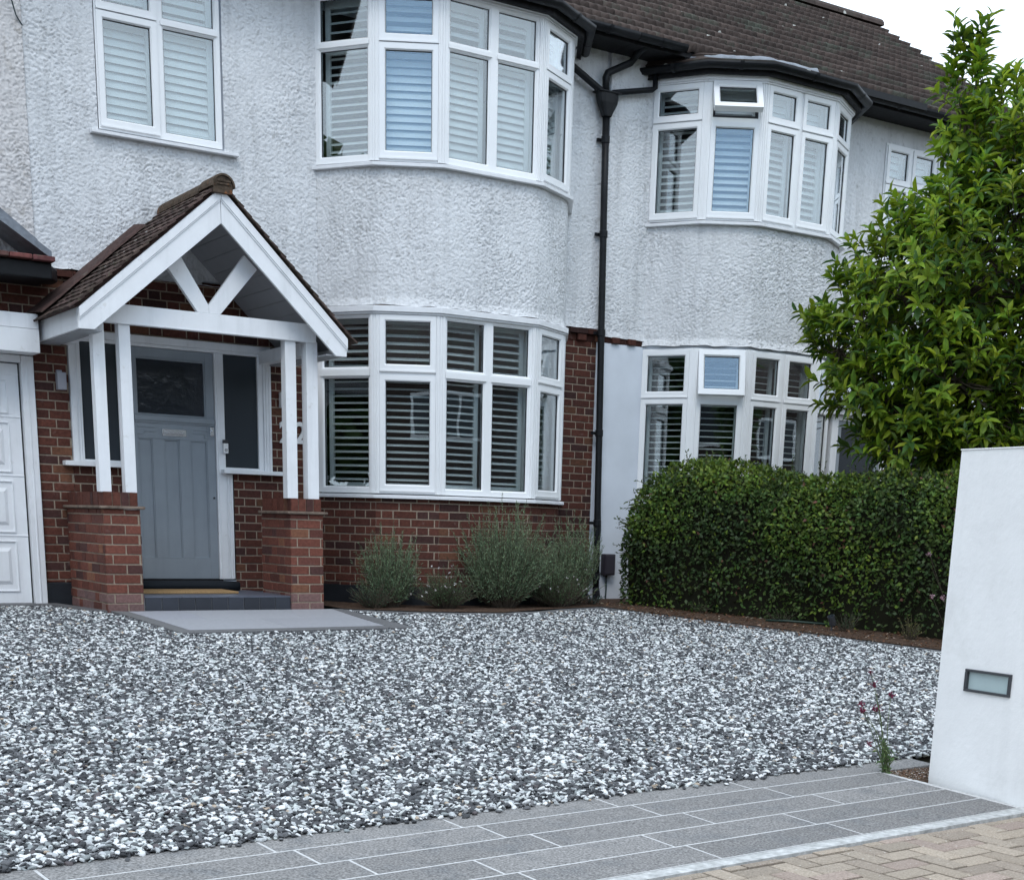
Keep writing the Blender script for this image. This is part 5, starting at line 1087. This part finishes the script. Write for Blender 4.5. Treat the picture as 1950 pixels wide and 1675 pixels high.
herb(6.68, 11.78, .36, .36, 260, 'low green plant with tiny white flowers between the left and middle bushes', 'low flowering plants in the bed', flower=((.70, .67, .66), .10), col=(.09, .16, .07), blade=.022, name='flowering_plant')
herb(7.98, 11.78, .36, .38, 260, 'low green plant with tiny pale flowers in front of the right bushes', 'low flowering plants in the bed', flower=((.7, .66, .66), .07), col=(.085, .15, .065), blade=.022, name='flowering_plant')
herb(5.95, 11.85, .26, .26, 120, 'small dark green plant at the foot of the left bush by the landing', 'low flowering plants in the bed', col=(.05, .09, .05), blade=.024, name='flowering_plant')
herb(8.62, 12.1, .16, .12, 30, 'tuft of blue green leaves at the foot of the downpipe', 'low flowering plants in the bed', col=(.07, .13, .12), blade=.03, name='flowering_plant')
# weeds along the foot of the hedge
for (x, y, r, h, lb_, c_) in ((9.25, 11.1, .16, .14, 'small green weed growing beneath the left part of the hedge', (.06, .10, .03)), (9.62, 10.3, .2, .16, 'green weed clump in the soil at the middle foot of the hedge', (.05, .09, .03)), (9.75, 9.55, .18, .2, 'dark green weed clump beside the hedge spotlight', (.035, .06, .03)), (9.95, 8.95, .14, .24, 'yellowing tuft of weed in the dry soil near the white wall', (.11, .11, .035)), (10.1, 8.5, .15, .18, 'green weed close to the white wall at the end of the hedge', (.05, .09, .03))):
    herb(x, y, r, h, 34, lb_, 'weeds at the foot of the hedge', col=c_, blade=.028, name='weed')
# dead leaves and ground cover on the bed
n = 2600; X = rng.uniform(8.5, 10.6, n); Y = rng.uniform(8.0, 12.7, n); k = (X > 9.9-.58*(Y-8.0)+0*Y)&(X < 10.9-.55*(Y-8.0)+.3); X, Y = X[k], Y[k]; n = len(X)
P = np.stack([X, Y, np.array([gz(y) for y in Y])+.036], 1); leaf_obj('leaf_litter', 'hedgeleaf', None, P, unit(n)*[1, 1, .15], unit(n)*.4+[0, 0, 1], rng.uniform(.02, .05, n), rng.uniform(.012, .03, n), np.where(rng.random((n, 1)) < .75, lcol(n, (.15, .075, .04), .4), lcol(n, (.32, .25, .19), .3)), big=False)
tag(bpy.data.objects['leaf_litter'], 'dry brown leaves and bits scattered on the soil before the hedge', None, kind='stuff')
n = 700; P = np.stack([rng.uniform(5.33, 5.62, n), rng.uniform(4.695, 4.89, n), np.zeros(n)], 1); P[:, 2] = [gz(y)-.004 for y in P[:, 1]]
leaf_obj('soil_litter', 'hedgeleaf', None, P, unit(n)*[1, 1, .2], unit(n)*.4+[0, 0, 1], rng.uniform(.006, .018, n), rng.uniform(.005, .012, n), np.where(rng.random((n, 1)) < .8, lcol(n, (.17, .10, .06), .4), lcol(n, (.6, .55, .5), .2)), big=False)
tag(bpy.data.objects['soil_litter'], 'bits of bark and leaf in the soil pocket beside the white wall', None, kind='stuff')
# plant by the wall with dark red flowers
def flowerplant(x, y, label, stems, leafy=True, col=(.09, .15, .05), fcol=(.16, .015, .05)):
    t = thing('wild_flower', label, 'flower', (x, y, gz(y)), 'flowering plants by the white wall'); q = MB(); P, D, L_, H_ = [], [], [], []
    for (tx, ty, tz, fl) in stems:
        b = Vector((x+random.uniform(-.02, .02), y+random.uniform(-.02, .02), gz(y))); e = Vector((tx, ty, tz)); m = b.lerp(e, .5)+Vector((random.uniform(-.02, .02), 0, .04)); q.tube([b, m, e], [.0028, .002, .0012], 5)
        if fl: H_.append(e)
        if leafy:
            for k in range(int((e-b).length/.02)):
                s = k/((e-b).length/.02); 
                if s > .32 and fl: break
                P.append(b.lerp(m, s*2) if s < .5 else m.lerp(e, s*2-1)); D.append(Vector(unit(1)[0])+Vector((0, 0, .5))); L_.append(random.uniform(.02, .045))
    q.build('stems', 'bark' if not leafy else 'bed_stem', t)
    if P: P = np.array(P); m_ = len(P); leaf_obj('foliage', 'herb', t, P, np.array(D), unit(m_)+[0, 0, .6], np.array(L_), np.array(L_)*.34, lcol(m_, col, .3), big=False)
    if H_: m_ = len(H_)*26; P = np.repeat(np.array(H_), 26, 0)+rng.normal(0, .006, (m_, 3)); leaf_obj('flowers', 'petal', t, P, unit(m_), unit(m_), rng.uniform(.008, .016, m_), rng.uniform(.006, .010, m_), lcol(m_, fcol, .35, .1), big=False)
M['bed_stem'] = mat('green stem', (.09, .12, .05), .7)
fx, fy = 5.325, 4.86
flowerplant(fx, fy, 'green plant with small dark red flowers in the soil pocket beside the white wall', [(5.02, 4.78, -.83, 1), (5.06, 4.80, -.835, 1), (5.13, 4.84, -.655, 1), (5.04, 4.80, -.80, 1), (5.20, 4.86, -.84, 1), (5.24, 4.87, -.85, 1), (5.33, 4.88, -.78, 1), (5.10, 4.78, -.71, 1), (5.12, 4.80, -1.0, 1), (5.30, 4.86, -1.02, 0), (5.37, 4.84, -1.06, 0), (5.25, 4.83, -1.08, 0), (5.34, 4.80, -1.08, 0), (5.28, 4.87, -1.0, 0), (5.38, 4.82, -1.10, 0)])
flowerplant(7.38, 6.0, 'dry pinkish flower heads on pale stems leaning out from behind the white wall', [(6.774, 6.0, -.117, 1), (6.834, 6.0, -.367, 1), (6.93, 6.0, -.377, 1), (6.81, 6.0, -.20, 0)], leafy=False, fcol=(.36, .22, .26))
q = MB(); q.tube([(9.45, 10.35, gz(10.35)+.04), (9.6, 10.2, gz(10.2)+.05), (9.9, 9.95, gz(9.95)+.045), (10.1, 9.9, gz(9.9)+.05)], .011, 8); M['hose'] = mat('green hose', (.012, .035, .025), .5); tag(q.build('garden_hose', 'hose', smooth=True), 'short length of green hose lying at the foot of the hedge', 'hose')

# ================================================================== the other side of the road (seen mirrored in the windows)
def opp(x, label):
    t = thing('opposite_house', label, 'house', (x, -13, -1.3), 'terrace across the road'); q = MB(); q.box(x, x+7.8, -19, -13, -1.4, 4.2); q.build('wall', 'brick2', t)
    q = MB(); q.prism([(x-.1, -12.6, 4.2), (x-.1, -19.4, 4.2), (x-.1, -16, 6.6)], (8.0, 0, 0)); r = q.build('roof', 'rooftile', t); q = MB(); q.box(x+.4, x+1.3, -16.5, -15.7, 6.0, 7.4); q.build('chimney', 'brick2', r)
    for (a, z) in ((1, -.3), (5, -.3), (1, 2.3), (5, 2.3)):
        q = MB(); q.box(x+a, x+a+1.7, -13.0, -12.94, z, z+1.3); w_ = q.build('window', 'upvc', t); q = MB(); q.box(x+a+.1, x+a+.8, -12.94, -12.93, z+.1, z+1.2); q.box(x+a+.9, x+a+1.6, -12.94, -12.93, z+.1, z+1.2); q.build('pane', 'pane', w_)
M['brick2'] = mat('dull brown brick', (.07, .052, .045), .9, .2, var=.2, vscale=8)
for k, w0 in enumerate(('first', 'second', 'third', 'fourth', 'fifth', 'sixth', 'seventh')): opp(-14+k*8.4, w0+' red brick house from the left across the road behind the camera')
for k, (x, y, r) in enumerate(((3.5, -10.5, 1.9), (15, -11, 2.3), (27, -10.5, 2.2), (-9, 12.2, 3.0), (-9.5, 7.2, 2.6))):  # trees beyond the garage are added to block sky mirrored in the bay
    t = thing('street_tree', ('smallest round tree in a front garden across the road', 'widest round tree across the road behind the camera', 'round tree at the far end of the gardens across the road', 'big round tree added unseen beyond the garage to darken the bay pane reflection', 'added unseen round tree nearer the road, darkening the same bay pane reflection')[k], 'tree', (x, y, -1.3), 'round street trees'); q = MB(); q.tube([(x, y, -1.35), (x, y, 2.0)], [.14, .08], 8); q.build('trunk', 'bark', t)
    n = 16000; v = unit(n); P = np.array([x, y, 2.0+r*.5])+v*(r*rng.uniform(.45, 1.0, (n, 1))*(1+.25*np.sin(v[:, :1]*7+k)))*[1, 1, .95]; leaf_obj('crown', 'leaf', t, P, unit(n), unit(n)+v, rng.uniform(.30, .50, n), rng.uniform(.25, .36, n), lcol(n, (.05, .09, .02), .3), big=False)
